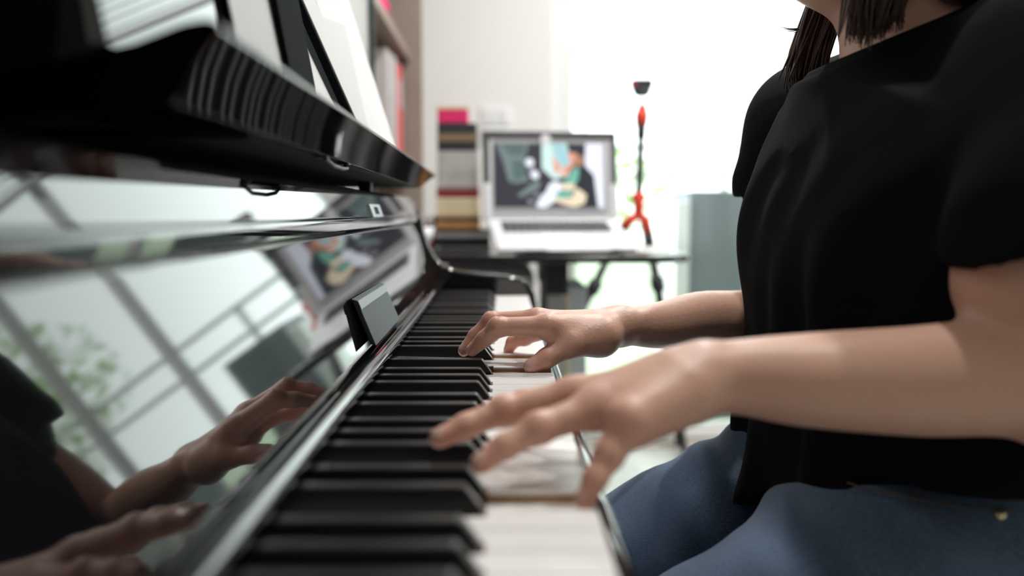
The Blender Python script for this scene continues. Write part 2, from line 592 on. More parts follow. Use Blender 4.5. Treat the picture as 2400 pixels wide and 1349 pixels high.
# ------------------------------------------------------------------ side table with the laptop
TZ = 0.752
tb = thing('side_table', 'black rounded side table carrying the open laptop', 'table', (0.1, 2.3, 0))
poly = [(-0.25, 1.98)]
for k in range(9):
    a = -PI / 2 + k * PI / 16
    poly.append((0.335 + 0.115 * math.cos(a), 2.10 + 0.12 * math.sin(a)))
for k in range(9):
    a = k * PI / 16
    poly.append((0.335 + 0.115 * math.cos(a), 2.55 + 0.12 * math.sin(a)))
poly.append((-0.25, 2.67))
MB().prism_z(poly, TZ - 0.018, TZ).build('tabletop', M['table'], tb, bevel=0.004)
MB().box(0.105, 0.16, 2.06, 2.55, 0.655, TZ - 0.019).build('under_drawer', M['blackp'], tb, bevel=0.004)
for x, y in ((0.13, 2.10), (0.13, 2.52), (-0.215, 2.06), (-0.215, 2.6)):
    MB().box(x - 0.018, x + 0.018, y - 0.018, y + 0.018, 0, TZ - 0.019).build('leg', M['greyp'] if x > 0 else M['blackp'], tb, bevel=0.003)
sc_ = thing('storage_cabinet', 'white rounded plastic drawer cabinet under the black table', 'cabinet', (-0.03, 2.35, 0))
MB().box(-0.16, 0.085, 2.2, 2.6, 0.03, 0.715).build('body', M['white'], sc_, bevel=0.03, seg=4)
for k in range(3):
    z = 0.06 + k * 0.215
    d_ = MB().box(-0.145, 0.07, 2.188, 2.2, z, z + 0.2).build('drawer', M['porcelain'], sc_, bevel=0.004)
    MB().box(-0.07, 0.0, 2.176, 2.188, z + 0.15, z + 0.165).build('handle', M['greyp'], d_, bevel=0.003)
for x in (-0.13, 0.055):
    for y in (2.24, 2.56):
        MB().lathe([(0.02, 0), (0.02, 0.03)], (x, y, 0)).build('foot', M['blackp'], sc_)
fl = thing('file_box', 'pale blue file box under the table beside its leg', 'box', (0.19, 2.4, 0))
MB().box(0.166, 0.222, 2.24, 2.5, 0.0, 0.66).build('box_body', M['pale'], fl, bevel=0.003)
MB().box(0.1665, 0.178, 2.236, 2.24, 0.02, 0.64).build('spine_strip', M['cream'], fl)

# laptop on a wedge stand
lp = thing('laptop_stand', 'black wedge stand with white lip under the laptop', 'stand', (0.13, 2.1, TZ))
LA = math.radians(7)
LT = Matrix.Translation((0.13, 2.24, 0.828)) @ Matrix.Rotation(LA, 4, 'Z')
TILT = math.radians(17.5)
BT = LT @ Matrix.Rotation(TILT, 4, 'X')
e = MB()
zz = TZ + 0.0005 - 0.828
e.prism_y([(-0.10, zz), (0.12, zz), (0.12, zz + 0.01), (-0.10, zz + 0.01)], -0.23, -0.02)
e.build('stand_base', M['blackp'], lp, T=LT)
e = MB()
e.box(-0.12, 0.14, -0.215, 0.0, -0.0135, -0.0085)
e.build('tray', M['blackp'], lp, T=BT)
e = MB()
e.box(-0.05, 0.10, -0.232, -0.2225, -0.0135, 0.004)
e.build('front_lip', M['white'], lp, bevel=0.003, T=BT)
for x in (-0.08, 0.10):
    MB().tube([(x, -0.05, zz + 0.008), (x, -0.03, -0.0235)], 0.008, 8).build('strut', M['blackp'], lp, T=LT)

lt = thing('laptop', 'open silver laptop in a dark case showing a piano video', 'laptop', (0.13, 2.24, 0.83))
lb = MB().box(-0.165, 0.165, -0.222, 0.002, -0.008, 0.006).build('base', M['silver'], lt, bevel=0.004, T=BT)
kb = MB()
for r in range(5):
    for c in range(14):
        x = -0.135 + c * 0.0194
        y = -0.105 + r * 0.0165
        kb.box(x, x + 0.0165, y, y + 0.0135, 0.0062, 0.0078)
kb.build('keyboard', M['blackp'], lt, T=BT)
MB().box(-0.05, 0.05, -0.205, -0.125, 0.0062, 0.0068).build('touchpad', M['porcelain'], lt, T=BT)
ST = LT @ Matrix.Translation((0, 0.004, 0.004)) @ Matrix.Rotation(math.radians(-7), 4, 'X')
MB().box(-0.163, 0.163, 0, 0.007, 0.002, 0.212).build('lid', M['silver'], lt, bevel=0.004, T=ST)
cs = MB()
for sx in (-1, 1):
    a, b = sorted((sx * 0.158, sx * 0.174))
    cs.box(a, b, -0.003, 0.011, 0.09, 0.214)
cs.box(-0.174, 0.174, -0.003, 0.011, 0.206, 0.226)
cs.box(-0.16, 0.16, 0.007, 0.011, 0.02, 0.21)
cs.build('case_bumper', M['darkp'], lt, bevel=0.004, T=ST)
for sx in (-1, 1):
    a, b = sorted((sx * 0.158, sx * 0.176))
    MB().box(a, b, -0.004, 0.011, 0.0, 0.092).build('case_corner', M['silver'], lt, bevel=0.004, T=ST)
MB().box(-0.150, 0.150, -0.0008, 0.0, 0.012, 0.203).build('bezel', M['greyp'], lt, T=ST)
# the picture on the screen: flat patches of colour
SC = [('screen_dark', (0.030, 0.030, 0.042)), ('screen_teal', (0.085, 0.14, 0.13)), ('screen_white', (0.85, 0.89, 1.0)),
      ('screen_mint', (0.62, 0.82, 0.78)), ('screen_blue', (0.36, 0.62, 0.68)), ('screen_skin', (0.80, 0.34, 0.22)),
      ('screen_brown', (0.40, 0.20, 0.13)), ('screen_black', (0.018, 0.024, 0.034)), ('screen_green', (0.17, 0.48, 0.38)),
      ('screen_cream', (0.85, 0.72, 0.52)), ('screen_grey', (0.16, 0.21, 0.21)), ('screen_bar', (0.28, 0.28, 0.31))]
smats = [mat(n, (0.01, 0.01, 0.01), rough=0.3, emit=(*c, 0.36)) for n, c in SC]
sm = MB()


def sxy(px, py):
    return -0.147 + (px - 220) / (1435 - 220) * 0.285, 0.195 - (py - 195) / (915 - 195) * 0.165


_lay = [0]


def patch(pts, mi):
    _lay[0] += 1
    y = -0.0009 - 0.00006 * _lay[0]
    q = [sxy(*p) for p in pts]
    sm.quad([(a, y, b) for a, b in q], mi)


def blob(cx, cy, rx, ry, mi, rot=0.0, n=14):
    patch([(cx + rx * math.cos(t) * math.cos(rot) - ry * math.sin(t) * math.sin(rot), cy + rx * math.cos(t) * math.sin(rot) + ry * math.sin(t) * math.cos(rot)) for t in [2 * PI * k / n for k in range(n)]], mi)


patch([(220, 195), (1435, 195), (1435, 915), (220, 915)], 0)
patch([(250, 200), (610, 200), (560, 380), (600, 620), (460, 650), (380, 620), (330, 420)], 10)
patch([(300, 210), (580, 210), (545, 330), (400, 330)], 1)
patch([(420, 380), (560, 400), (590, 560), (440, 620)], 1)
patch([(470, 780), (690, 600), (740, 640), (700, 720), (520, 800)], 10)
patch([(580, 440), (650, 430), (710, 560), (650, 590)], 11)
blob(615, 408, 48, 45, 2)
blob(672, 550, 48, 45, 2)
patch([(750, 195), (1050, 195), (1050, 560), (880, 600), (750, 480)], 3)
patch([(1240, 195), (1435, 195), (1435, 915), (1370, 915), (1330, 560), (1230, 440)], 2)
patch([(860, 195), (1000, 195), (1060, 330), (1080, 430), (960, 470), (880, 300)], 4)
patch([(865, 320), (960, 460), (930, 545), (890, 520)], 5)
patch([(1040, 300), (1150, 300), (1110, 430), (1010, 560), (960, 560), (980, 470), (1075, 420)], 5)
patch([(1130, 330), (1220, 330), (1215, 430), (1150, 460), (1100, 420)], 6)
patch([(1020, 195), (1240, 195), (1235, 340), (1120, 300), (1060, 300)], 7)
patch([(1120, 450), (1240, 460), (1320, 540), (1370, 915), (1180, 915), (1130, 700), (1060, 650)], 7)
patch([(1100, 470), (1165, 470), (1150, 600), (1070, 720), (980, 720), (970, 640), (1050, 580)], 8)
patch([(850, 760), (1080, 720), (1080, 790), (900, 840)], 8)
patch([(830, 650), (900, 615), (960, 650), (1110, 650), (1110, 720), (960, 720), (840, 800), (760, 800)], 2)
patch([(960, 650), (1110, 645), (1110, 720), (960, 720)], 9)
patch([(680, 880), (760, 760), (880, 770), (930, 820), (840, 880), (780, 915), (700, 915)], 2)
patch([(880, 800), (1000, 820), (1080, 800), (1130, 690), (1240, 770), (1220, 870), (1100, 910), (980, 880), (880, 840)], 9)
blob(620, 850, 40, 22, 11, 0.3)
blob(690, 780, 40, 20, 11, -0.4)
_s = sm
_s.box(*[0.045, 0.135], -0.0012, -0.0009, 0.014, 0.022, mi=11)
so = sm.build('screen', smats, lt, T=ST)
MB().lathe([(0.001, 0), (0.014, 0.0), (0.014, 0.004), (0.001, 0.004)], (0, 0, 0), 16).build('camera_cover', M['silver'], lt, T=ST @ Matrix.Translation((-0.012, -0.001, 0.2045)) @ Matrix.Rotation(PI / 2, 4, 'X'))

ps = tag(MB().prism_z([(0.30, 2.14), (0.36, 2.10), (0.43, 2.2), (0.37, 2.47), (0.315, 2.44)], TZ + 0.0005, TZ + 0.004).build('paper_sheet', M['page']),
         'white sheets of paper lying on the table right of the laptop', 'paper')

# stack of books and boxes at the left of the laptop
SD = 2.36


def stack_item(name, label, cat, rows, xs, m, parts=(), dy=0.16, y=SD):
    a = P(xs[0], rows[1], y)
    b = P(xs[1], rows[0], y)
    o = thing(name, label, cat, ((a.x + b.x) / 2, y + dy / 2, a.z), 'books and boxes stacked left of the laptop')
    MB().box(a.x, b.x, y, y + dy, a.z + 0.0004, b.z).build('body' if cat == 'box' else 'cover', m, o, bevel=0.002)
    for pn, r0, r1, mm in parts:
        z0, z1 = P(xs[0], r1, y).z, P(xs[0], r0, y).z
        MB().box(a.x - 0.0008, b.x + 0.0008, y - 0.0012, y + 0.0 + 0.01, z0, z1).build(pn, mm, o)
    return o


z_t = 0.752
row_t = 495 + (EYE.z - z_t) / SD * F - 2.8
stack_item('storage_tray', 'black tray at the bottom of the book stack on the table', 'tray', (538, row_t - 0.5), (1018, 1148), M['blackp'], [('front_strip', 546, 556, M['greyp'])], dy=0.2)
stack_item('hardback_book', 'ochre brown book in the stack, just above the black tray', 'book', (511, 538), (1022, 1124), M['orange'], [('dark_band', 510.8, 515, M['boxblack'])])
stack_item('hardback_book', 'thick cream coloured book in the stack', 'book', (463, 511), (1023, 1123), M['cream'], [('lower_edge', 497, 505, M['peach'])])
stack_item('hardback_book', 'crimson red book in the stack under the grey box', 'book', (440, 463), (1023, 1121), M['red'], [('upper_edge', 440, 445, M['brownpink'])])
stack_item('storage_box', 'pale grey box in the middle of the stack', 'box', (354, 440), (1025, 1121), M['boxgrey'], [('white_band', 425, 438, M['bindergrey'])])
stack_item('storage_box', 'black box with a dull gold band beneath the magenta box', 'box', (288, 354), (1025, 1117), M['boxblack'], [('gold_band', 313, 331, M['gold'])])
stack_item('gift_box', 'small magenta box topping the stack of books', 'box', (252, 288), (1025, 1096), M['pink'], [('lid_edge', 249, 256, M['peach'])], dy=0.11)

# odds and ends on the table behind the piano end
p = P(975, 478, 2.2)
bw = tag(MB().lathe([(0.022, 0), (0.025, 0.004), (0.04, 0.03), (0.046, 0.06), (0.043, 0.06), (0.037, 0.03), (0.02, 0.008)], (p.x, 2.2, TZ + 0.0005)).build('bowl', M['porcelain'], smooth=True),
         'white bowl on the table behind the end of the piano', 'bowl')
rb = thing('card_box', 'dark red card box lying on the table beside the bowl', 'box', (-0.21, 2.4, TZ))
MB().box(-0.242, -0.185, 2.33, 2.50, TZ + 0.0005, TZ + 0.085).build('body', M['red'], rb, bevel=0.003)
MB().box(-0.245, -0.182, 2.327, 2.503, TZ + 0.065, TZ + 0.088).build('lid', M['bindergrey'], rb, bevel=0.002)

# ------------------------------------------------------------------ tripod behind the table, small camera on it
TD = 2.93
tp = thing('tripod', 'slender red and black tripod standing behind the side table', 'tripod', (P(1500, 1080, TD).x, TD, 0))
hub = P(1497, 500, TD)
top = P(1503, 232, TD)
MB().tube([P(1498, 450, TD), P(1500, 400, TD), P(1502, 330, TD)], 0.0135, 10).build('centre_column', M['blackp'], tp, smooth=True)
MB().tube([P(1502, 330, TD), P(1502.5, 322, TD), P(1503, 302, TD), P(1503, 292, TD)], [0.009, 0.017, 0.017, 0.020], 12).build('column_lock', M['blackp'], tp, smooth=True)
MB().tube([P(1503, 293, TD), P(1504, 270, TD), P(1506, 246, TD)], [0.021, 0.024, 0.014], 12).build('grip', M['redp'], tp, smooth=True)
MB().tube([P(1505, 247, TD), top], [0.010, 0.006], 10).build('mount_screw', M['chrome'], tp, smooth=True)
MB().tube([P(1498, 448, TD), P(1497, 456, TD), P(1497, 472, TD), P(1497, 505, TD), P(1497, 512, TD)], [0.010, 0.024, 0.019, 0.019, 0.012], 12).build('hub', M['redp'], tp, smooth=True)
MB().tube([P(1480, 463, TD), P(1513, 463, TD)], 0.011, 10).build('hub_knob', M['redp'], tp, smooth=True)


def leg(pts, foot, j):
    lg = MB().tube(pts[:3], [0.015, 0.018, 0.018], 10).build('leg', M['redp'], tp, smooth=True)
    MB().tube([pts[2], pts[3]], 0.019, 10).build('leg_collar', M['blackp'], lg, smooth=True)
    MB().tube([pts[3], pts[4], foot], [0.016, 0.014, 0.011], 10).build('leg_tube', M['blackp'], lg, smooth=True)
    a = pts[4]
    d = (foot - pts[3]).normalized()
    MB().tube([a - d * 0.03, a - d * 0.02, a + d * 0.02, a + d * 0.03], [0.014, 0.024, 0.024, 0.014], 10).build('leg_lock', M['blackp'], lg, smooth=True)
    MB().tube([foot - d * 0.02, foot], [0.013, 0.013], 10).build('rubber_foot', M['blackp'], lg, smooth=True)


fr_ = P(1607, 1100, TD)
fr_.z = 0.012
leg([P(1499, 507, TD), P(1511, 512, TD), P(1519, 545, TD), P(1524, 580, TD), P(1542, 665, TD)], fr_, 0)
flf = P(1190, 1090, TD - 0.05)
flf.z = 0.012
leg([P(1494, 507, TD), P(1480, 512, TD), P(1460, 535, TD), P(1436, 580, TD), P(1392, 672, TD - 0.01)], flf, 1)
fr2 = P(1590, 1085, TD + 0.16)
fr2.z = 0.012
leg([P(1499, 507, TD + 0.012), P(1510, 513, TD + 0.025), P(1517, 545, TD + 0.04), P(1522, 580, TD + 0.055), P(1539, 662, TD + 0.085)], fr2, 2)

ac = thing('action_camera', 'small dark camera mounted on top of the red tripod', 'camera', top)
c0 = P(1504, 205, TD)
cbx = MB().box(c0.x - 0.036, c0.x + 0.036, TD - 0.02, TD + 0.02, c0.z - 0.004, c0.z + 0.027)
cbx.build('camera_body', M['blackp'], ac, bevel=0.006, seg=3)
MB().box(c0.x - 0.0362, c0.x - 0.018, TD - 0.0205, TD, c0.z + 0.000, c0.z + 0.023).build('red_side', M['red'], ac, bevel=0.003)
lo_ = MB().tube([(c0.x, TD, c0.z - 0.006), (c0.x, TD, c0.z - 0.018), (c0.x, TD, c0.z - 0.030)], [0.032, 0.030, 0.019], 16)
lo_.build('camera_underside', M['grey_metal'], ac, smooth=True)

# ------------------------------------------------------------------ the piano
KZ = 0.7208        # top of the white keys
PY0, PY1 = 0.105, 1.40
pn = thing('upright_piano', 'glossy black upright piano with open keyboard lid', 'piano', (-0.25, 0.75, 0))
OCT = 0.1645
WK = OCT / 7
C2 = 0.3535
A0 = C2 - OCT - 2 * WK
BLK = {1: 0.0215, 3: 0.0495, 6: 0.0910, 8: 0.1175, 10: 0.1440}     # centres within the octave
KX1, KXB, KXT = 0.0425, -0.0075, -0.118
PRESSED = {('D', 2): 0.58, ('D', 4): 0.42, ('G', 4): 0.45}
PRESSED_B = {(3, 4): 0.6}
HB = 0.0056       # half width of a sharp
names = 'CDEFGAB'
cuts = {'C': (None, 1), 'D': (1, 3), 'E': (3, None), 'F': (None, 6), 'G': (6, 8), 'A': (8, 10), 'B': (10, None)}
for octv in range(0, 9):
    for i, nm in enumerate(names):
        if octv == 0 and nm not in 'AB':
            continue
        if octv == 8 and nm != 'C':
            continue
        oy = C2 + (octv - 2) * OCT
        g = 0.0005
        y0, y1 = oy + i * WK + g, oy + (i + 1) * WK - g
        lo_c, hi_c = cuts[nm]
        ty0 = y0 if lo_c is None or (octv == 0 and nm == 'A') else oy + BLK[lo_c] + HB + 0.001
        ty1 = y1 if hi_c is None or octv == 8 else oy + BLK[hi_c] - HB - 0.001
        poly = [(KX1, y0), (KX1, y1), (KXB + 0.001, y1)]
        if ty1 < y1:
            poly += [(KXB + 0.001, ty1)]
        poly += [(KXT, ty1), (KXT, ty0)]
        if ty0 > y0:
            poly += [(KXB + 0.001, ty0)]
        poly += [(KXB + 0.001, y0)]
        pr = PRESSED.get((nm, octv), 0)
        mb = MB()
        mb.prism_z(poly, -0.0017, 0.0, 0)
        mb.prism_z([(x - 0.0012 if x == KX1 else x, y) for x, y in poly], -0.021, -0.0018, 1)
        mb.box(KX1 - 0.0011, KX1, y0, y1, -0.0195, -0.0018, 0)
        o = mb.build('white_key', [M['ivory'], M['keywood']], pn, bevel=0.0006)
        # keys pivot at their far end
        o.matrix_parent_inverse = Matrix.Translation(-parent_loc(pn))
        o.location = (0, 0, KZ)
        if pr:
            th = 0.0098 * pr / 0.26
            o.matrix_parent_inverse = Matrix.Translation(-parent_loc(pn)) @ Matrix.Translation((-0.22, 0, KZ)) @ Matrix.Rotation(th, 4, 'Y') @ Matrix.Translation((0.22, 0, -KZ))
for octv in range(0, 8):
    for s_ in (1, 3, 6, 8, 10):
        if octv == 0 and s_ != 10:
            continue
        yc = C2 + (octv - 2) * OCT + BLK[s_]
        pr = PRESSED_B.get((s_, octv), 0)
        mb = MB()
        hb, ht = 0.0054, 0.0044
        zt = 0.0122
        a = [(-0.1015, -hb, 0.0006), (KXB, -hb, 0.0006), (KXB, hb, 0.0006), (-0.1015, hb, 0.0006)]
        b = [(-0.1015, -ht, zt), (KXB - 0.0085, -ht, zt), (KXB - 0.0085, ht, zt), (-0.1015, ht, zt)]
        mb.hexa([(x, y + yc, z) for x, y, z in a] + [(x, y + yc, z) for x, y, z in b], 0)
        mb.box(-0.118, KXB + 0.0012, yc - 0.0046, yc + 0.0046, -0.018, 0.0005, 1)
        o = mb.build('black_key', [M['ebony'], M['darkwood']], pn, bevel=0.0011, seg=3)
        o.location = (0, 0, KZ)
        if pr:
            th = 0.0085 * pr / 0.21
            o.matrix_parent_inverse = Matrix.Translation(-parent_loc(pn)) @ Matrix.Translation((-0.22, 0, KZ)) @ Matrix.Rotation(th, 4, 'Y') @ Matrix.Translation((0.22, 0, -KZ))

IY0, IY1 = A0 - 0.004, C2 + 6 * OCT + WK + 0.004          # between the cheeks
LIPZ = KZ + 0.0245
MB().box(-0.112, -0.1075, IY0, IY1, KZ + 0.001, KZ + 0.016).build('felt_strip', M['felt'], pn)
# rounded lip at the foot of the fallboard
lip = [(-0.104, LIPZ + 0.001), (-0.098, LIPZ + 0.0012)]
for k in range(8):
    a = PI / 2 - k * PI / 7
    lip.append((-0.0935 + 0.0062 * math.cos(a), LIPZ - 0.0062 + 0.0062 * math.sin(a)))
lip += [(-0.108, KZ + 0.0135), (-0.125, KZ + 0.0135), (-0.125, LIPZ)]
MB().prism_y(lip, IY0, IY1).build('key_lip', M['lacquer'], pn, smooth=False, bevel=0.0012)
# fallboard: lower board, rounded top edge, front band, top
Z = EYE.z
fb = [(-0.102, LIPZ + 0.0005), (-0.1300, Z - 0.0200), (-0.1295, Z - 0.0180), (-0.1280, Z - 0.0160), (-0.1275, Z - 0.0090), (-0.1285, Z - 0.0065),
      (-0.1300, Z - 0.0052), (-0.1385, Z + 0.0198), (-0.1410, Z + 0.0216), (-0.185, Z + 0.0216), (-0.185, Z - 0.0200), (-0.125, LIPZ + 0.0005)]
fbo = MB().prism_y(fb, IY0 + 0.001, IY1 - 0.001).build('fallboard', M['lacquer'], pn, bevel=0.0007, ang=9)
# catch plate with its square hole on the front band
u = Vector((-0.0085, 0, 0.0250)).normalized()
nrm = Vector((u.z, 0, -u.x))
ctr = Vector((-0.1318, 0.922, Z + 0.0003)) + nrm * 0.0006


def onband(y0, y1, s0, s1, d0, d1, mb, mi=0):
    q = [ctr + Vector((0, y - 0.857, 0)) + u * s + nrm * d for d in (d0, d1) for y, s in ((y0, s0), (y1, s0), (y1, s1), (y0, s1))]
    mb.hexa(q, mi)


mb = MB()
onband(0.820, 0.894, -0.0068, -0.0040, -0.001, 0.0012, mb)
onband(0.820, 0.894, 0.0040, 0.0068, -0.001, 0.0012, mb)
onband(0.820, 0.842, -0.0040, 0.0040, -0.001, 0.0012, mb)
onband(0.872, 0.894, -0.0040, 0.0040, -0.001, 0.0012, mb)
onband(0.842, 0.872, -0.0040, 0.0040, -0.001, 0.0001, mb, 1)
cp = mb.build('catch_plate', [M['chrome'], M['shade_black']], pn)
cp['label'] = 'silver catch plate with square hole'
# shelf behind the fallboard, upper panel, top, sides
MB().box(-0.246, -0.186, PY0 + 0.03, PY1 - 0.03, Z - 0.02, Z + 0.0205).build('action_rail', M['shade_black'], pn, bevel=0.002)
MB().box(-0.262, -0.246, PY0 + 0.03, PY1 - 0.031, Z - 0.03, 1.205).build('upper_panel', M['bookblack'], pn, bevel=0.002)
MB().box(-0.58, -0.19, PY0 - 0.01, PY1 + 0.01, 1.206, 1.230).build('top_lid', M['lacquer'], pn, bevel=0.006, seg=3)
for y0, y1 in ((PY0, PY0 + 0.03), (PY1 - 0.03, PY1)):
    MB().box(-0.57, -0.2465, y0, y1, 0.0, 1.205).build('side_panel', M['lacquer'], pn, bevel=0.004)
MB().box(-0.57, -0.55, PY0 + 0.03, PY1 - 0.03, 0.05, 1.2).build('back_panel', M['lacquer_soft'], pn)
MB().box(-0.20, -0.18, PY0 + 0.03, PY1 - 0.03, 0.12, 0.605).build('lower_panel', M['lacquer'], pn, bevel=0.003)
MB().box(-0.245, -0.17, PY0 + 0.001, PY1 - 0.001, 0.0, 0.118).build('bottom_rail', M['lacquer'], pn, bevel=0.003)
MB().box(-0.54, 0.044, PY0 + 0.0305, PY1 - 0.0305, 0.606, KZ - 0.034).build('keybed', M['lacquer_soft'], pn, bevel=0.004)
MB().box(0.0455, 0.0545, IY0 - 0.002, IY1 + 0.002, 0.606, KZ - 0.0135).build('key_slip', M['lacquer'], pn, bevel=0.003, seg=3)
MB().box(-0.246, -0.1255, PY0 + 0.03, PY1 - 0.03, KZ - 0.0, KZ + 0.02).build('name_board_base', M['lacquer_soft'], pn)
# cheeks: curved arms that close both ends of the keyboard
outl = [P(a, b, 1.368) for a, b in ((988, 515), (993, 545), (1003, 575), (1017, 602), (1038, 622), (1070, 634), (1130, 642), (1190, 647), (1222, 653), (1242, 667), (1254, 690), (1259, 720), (1260, 760))]
prof = [(p.x, p.z) for p in outl] + [(0.056, 0.64), (0.050, 0.615), (0.035, 0.606), (-0.246, 0.606), (-0.246, Z + 0.02), (-0.140, Z + 0.02), (-0.131, Z + 0.003)]
for y0, y1 in ((IY1 + 0.001, PY1 - 0.0005), (PY0 + 0.0005, IY0 - 0.001)):
    MB().prism_y(prof, y0, y1).build('cheek', M['lacquer'], pn, bevel=0.004, seg=3)
for y in (PY0 + 0.06, PY1 - 0.06):
    MB().box(-0.02, 0.03, y - 0.03, y + 0.03, 0.045, 0.604).build('leg', M['lacquer'], pn, bevel=0.006)
    MB().box(-0.24, 0.05, y - 0.035, y + 0.035, 0.0, 0.045).build('toe', M['lacquer'], pn, bevel=0.006)
for y in (0.68, 0.75, 0.82):
    MB().tube([(-0.19, y, 0.07), (-0.12, y, 0.075), (-0.06, y, 0.06)], [0.008, 0.012, 0.014], 10).build('pedal', M['brass'], pn, smooth=True)
# folded-out music shelf
ms_y0, ms_y1 = 0.272, 1.366
ms = [(-0.0955, Z + 0.0462), (-0.0848, Z + 0.0550), (-0.0850, Z + 0.0562), (-0.0862, Z + 0.0575), (-0.0885, Z + 0.0590), (-0.0930, Z + 0.0600), (-0.102, Z + 0.0602), (-0.125, Z + 0.0575),
      (-0.2455, Z + 0.0575), (-0.2455, Z + 0.0375), (-0.118, Z + 0.0365), (-0.1060, Z + 0.0352)]
mb = MB()
ea = [mb.bm.verts.new((x, ms_y0 + 0.8 * (-0.0835 - x), z)) for x, z in ms]
eb = [mb.bm.verts.new((x - 0.0155, ms_y1 - min(0.06, 1.7 * (-0.0835 - x)), z)) for x, z in ms]
mb._f(ea)
mb._f(eb[::-1]).material_index = 1
for i in range(len(ms)):
    j = (i + 1) % len(ms)
    mb._f([ea[j], ea[i], eb[i], eb[j]])
mb.build('music_shelf', [M['lacquer'], M['shade_black']], pn, bevel=0.0005, ang=16)
MB().box(-0.2455, -0.120, ms_y0 + 0.15, ms_y1 - 0.08, Z + 0.0342, Z + 0.0363).build('shelf_shade_sheet', M['shade_black'], pn)  # added dark sheet standing for the shade below the shelf
MB().box(-0.2455, -0.2435, PY0 + 0.031, PY1 - 0.031, Z + 0.0207, Z + 0.0374).build('shade_strip', M['shade_black'], pn)  # added dark strip, paints the gap behind the fallboard as shaded
hg = MB()
for y in (0.575, 0.655):
    hg.box(-0.135, -0.112, y - 0.004, y + 0.004, Z + 0.0345, Z + 0.0362)
hg.tube([(-0.114, 0.575, Z + 0.034), (-0.112, 0.59, Z + 0.0305), (-0.112, 0.625, Z + 0.0300), (-0.113, 0.65, Z + 0.0315), (-0.116, 0.66, Z + 0.0345)], 0.0014, 8)
hg.build('shelf_latch', M['darkp'], pn)
MB().box(-0.165, -0.150, 1.02, 1.035, Z + 0.0220, Z + 0.0362).build('shelf_bracket', M['blackp'], pn, bevel=0.002)

# grey card leaning against the foot of the fallboard
gc = thing('grey_plate', 'small brushed grey plate leaning on the foot of the fallboard', 'plate', (-0.1, 0.73, LIPZ))
a0, a1 = P(857, 822, 0.66), P(917, 759, 0.823)
b0, b1 = P(812, 714, 0.66), P(880, 673, 0.823)
for q in (a0, a1):
    q.z = LIPZ + 0.0016
up0, up1 = b0 - a0, b1 - a1
nn = (a1 - a0).cross(up0).normalized()
if nn.x < 0:
    nn = -nn
off = 0.0088
fr0 = [a0 + nn * off, a1 + nn * off, b1 + nn * off, b0 + nn * off]
bk0 = [q + Vector((-0.0045, 0, 0.0012)) for q in fr0]
MB().hexa(fr0 + bk0).build('plate_body', M['grey_metal'], gc, bevel=0.0006)
f2 = [a0 + up0 * 0.80, a1 + up1 * 0.80, a1 + up1 * 0.985, a0 + up0 * 0.985]
f2 = [q + nn * (off + 0.0002) for q in f2]
st = MB().hexa([q + nn * 0.0003 for q in f2] + f2).build('top_strip', M['grey_light'], gc)
st['label'] = 'paler strip along the top'

# sheet music leaning on the shelf
SZ = Z + 0.0605


def leaf(name, mats, y0, y1, xb, lean0, lean1, h, th, parent=None, z0=None, xb1=None):
    z0 = SZ if z0 is None else z0
    xb1 = xb if xb1 is None else xb1
    a = [Vector((xb, y0, z0)), Vector((xb1, y1, z0)), Vector((xb1 - math.tan(lean1) * h, y1, z0 + h)), Vector((xb - math.tan(lean0) * h, y0, z0 + h))]
    b = [q + Vector((-th, 0, 0)) for q in a]
    return MB().hexa(a + b).build(name, mats, parent, bevel=min(0.0004, th * 0.3))


R_ = math.radians
leaf('music_desk', M['lacquer'], 0.315, 0.64, -0.1375, R_(11), R_(11), 0.27, 0.008, pn, z0=Z + 0.0585)
tag(leaf('sheet_music', M['paper'], 0.475, 0.645, -0.1335, R_(11), R_(11), 0.235, 0.0012), 'pale music sheet leaning on the music desk before the black book', 'sheet music')
tag(leaf('sheet_music', M['paper'], 0.652, 0.797, -0.1330, R_(25), R_(25), 0.235, 0.0012), 'pale music sheet between the black book and the black edged folder', 'sheet music')
bk = thing('music_book', 'narrow black hardback book leaning upright on the music shelf', 'book', (-0.13, 0.61, SZ))
leaf('cover', M['bookblack'], 0.572, 0.648, -0.1295, R_(10), R_(10), 0.26, 0.0025, bk)
fd = thing('music_folder', 'black edged music folder with white pages open on the shelf', 'folder', (-0.13, 0.95, SZ))
leaf('cover', M['bookblack'], 0.80, 1.105, -0.1225, R_(23.5), R_(17.5), 0.25, 0.0075, fd, xb1=-0.1285)
leaf('page', M['paper'], 0.803, 1.105, -0.1207, R_(23.5), R_(17.5), 0.252, 0.0016, fd, xb1=-0.1267)
leaf('page', M['page'], 0.86, 1.105, -0.1195, R_(22.2), R_(17.2), 0.25, 0.0008, fd, xb1=-0.1255)

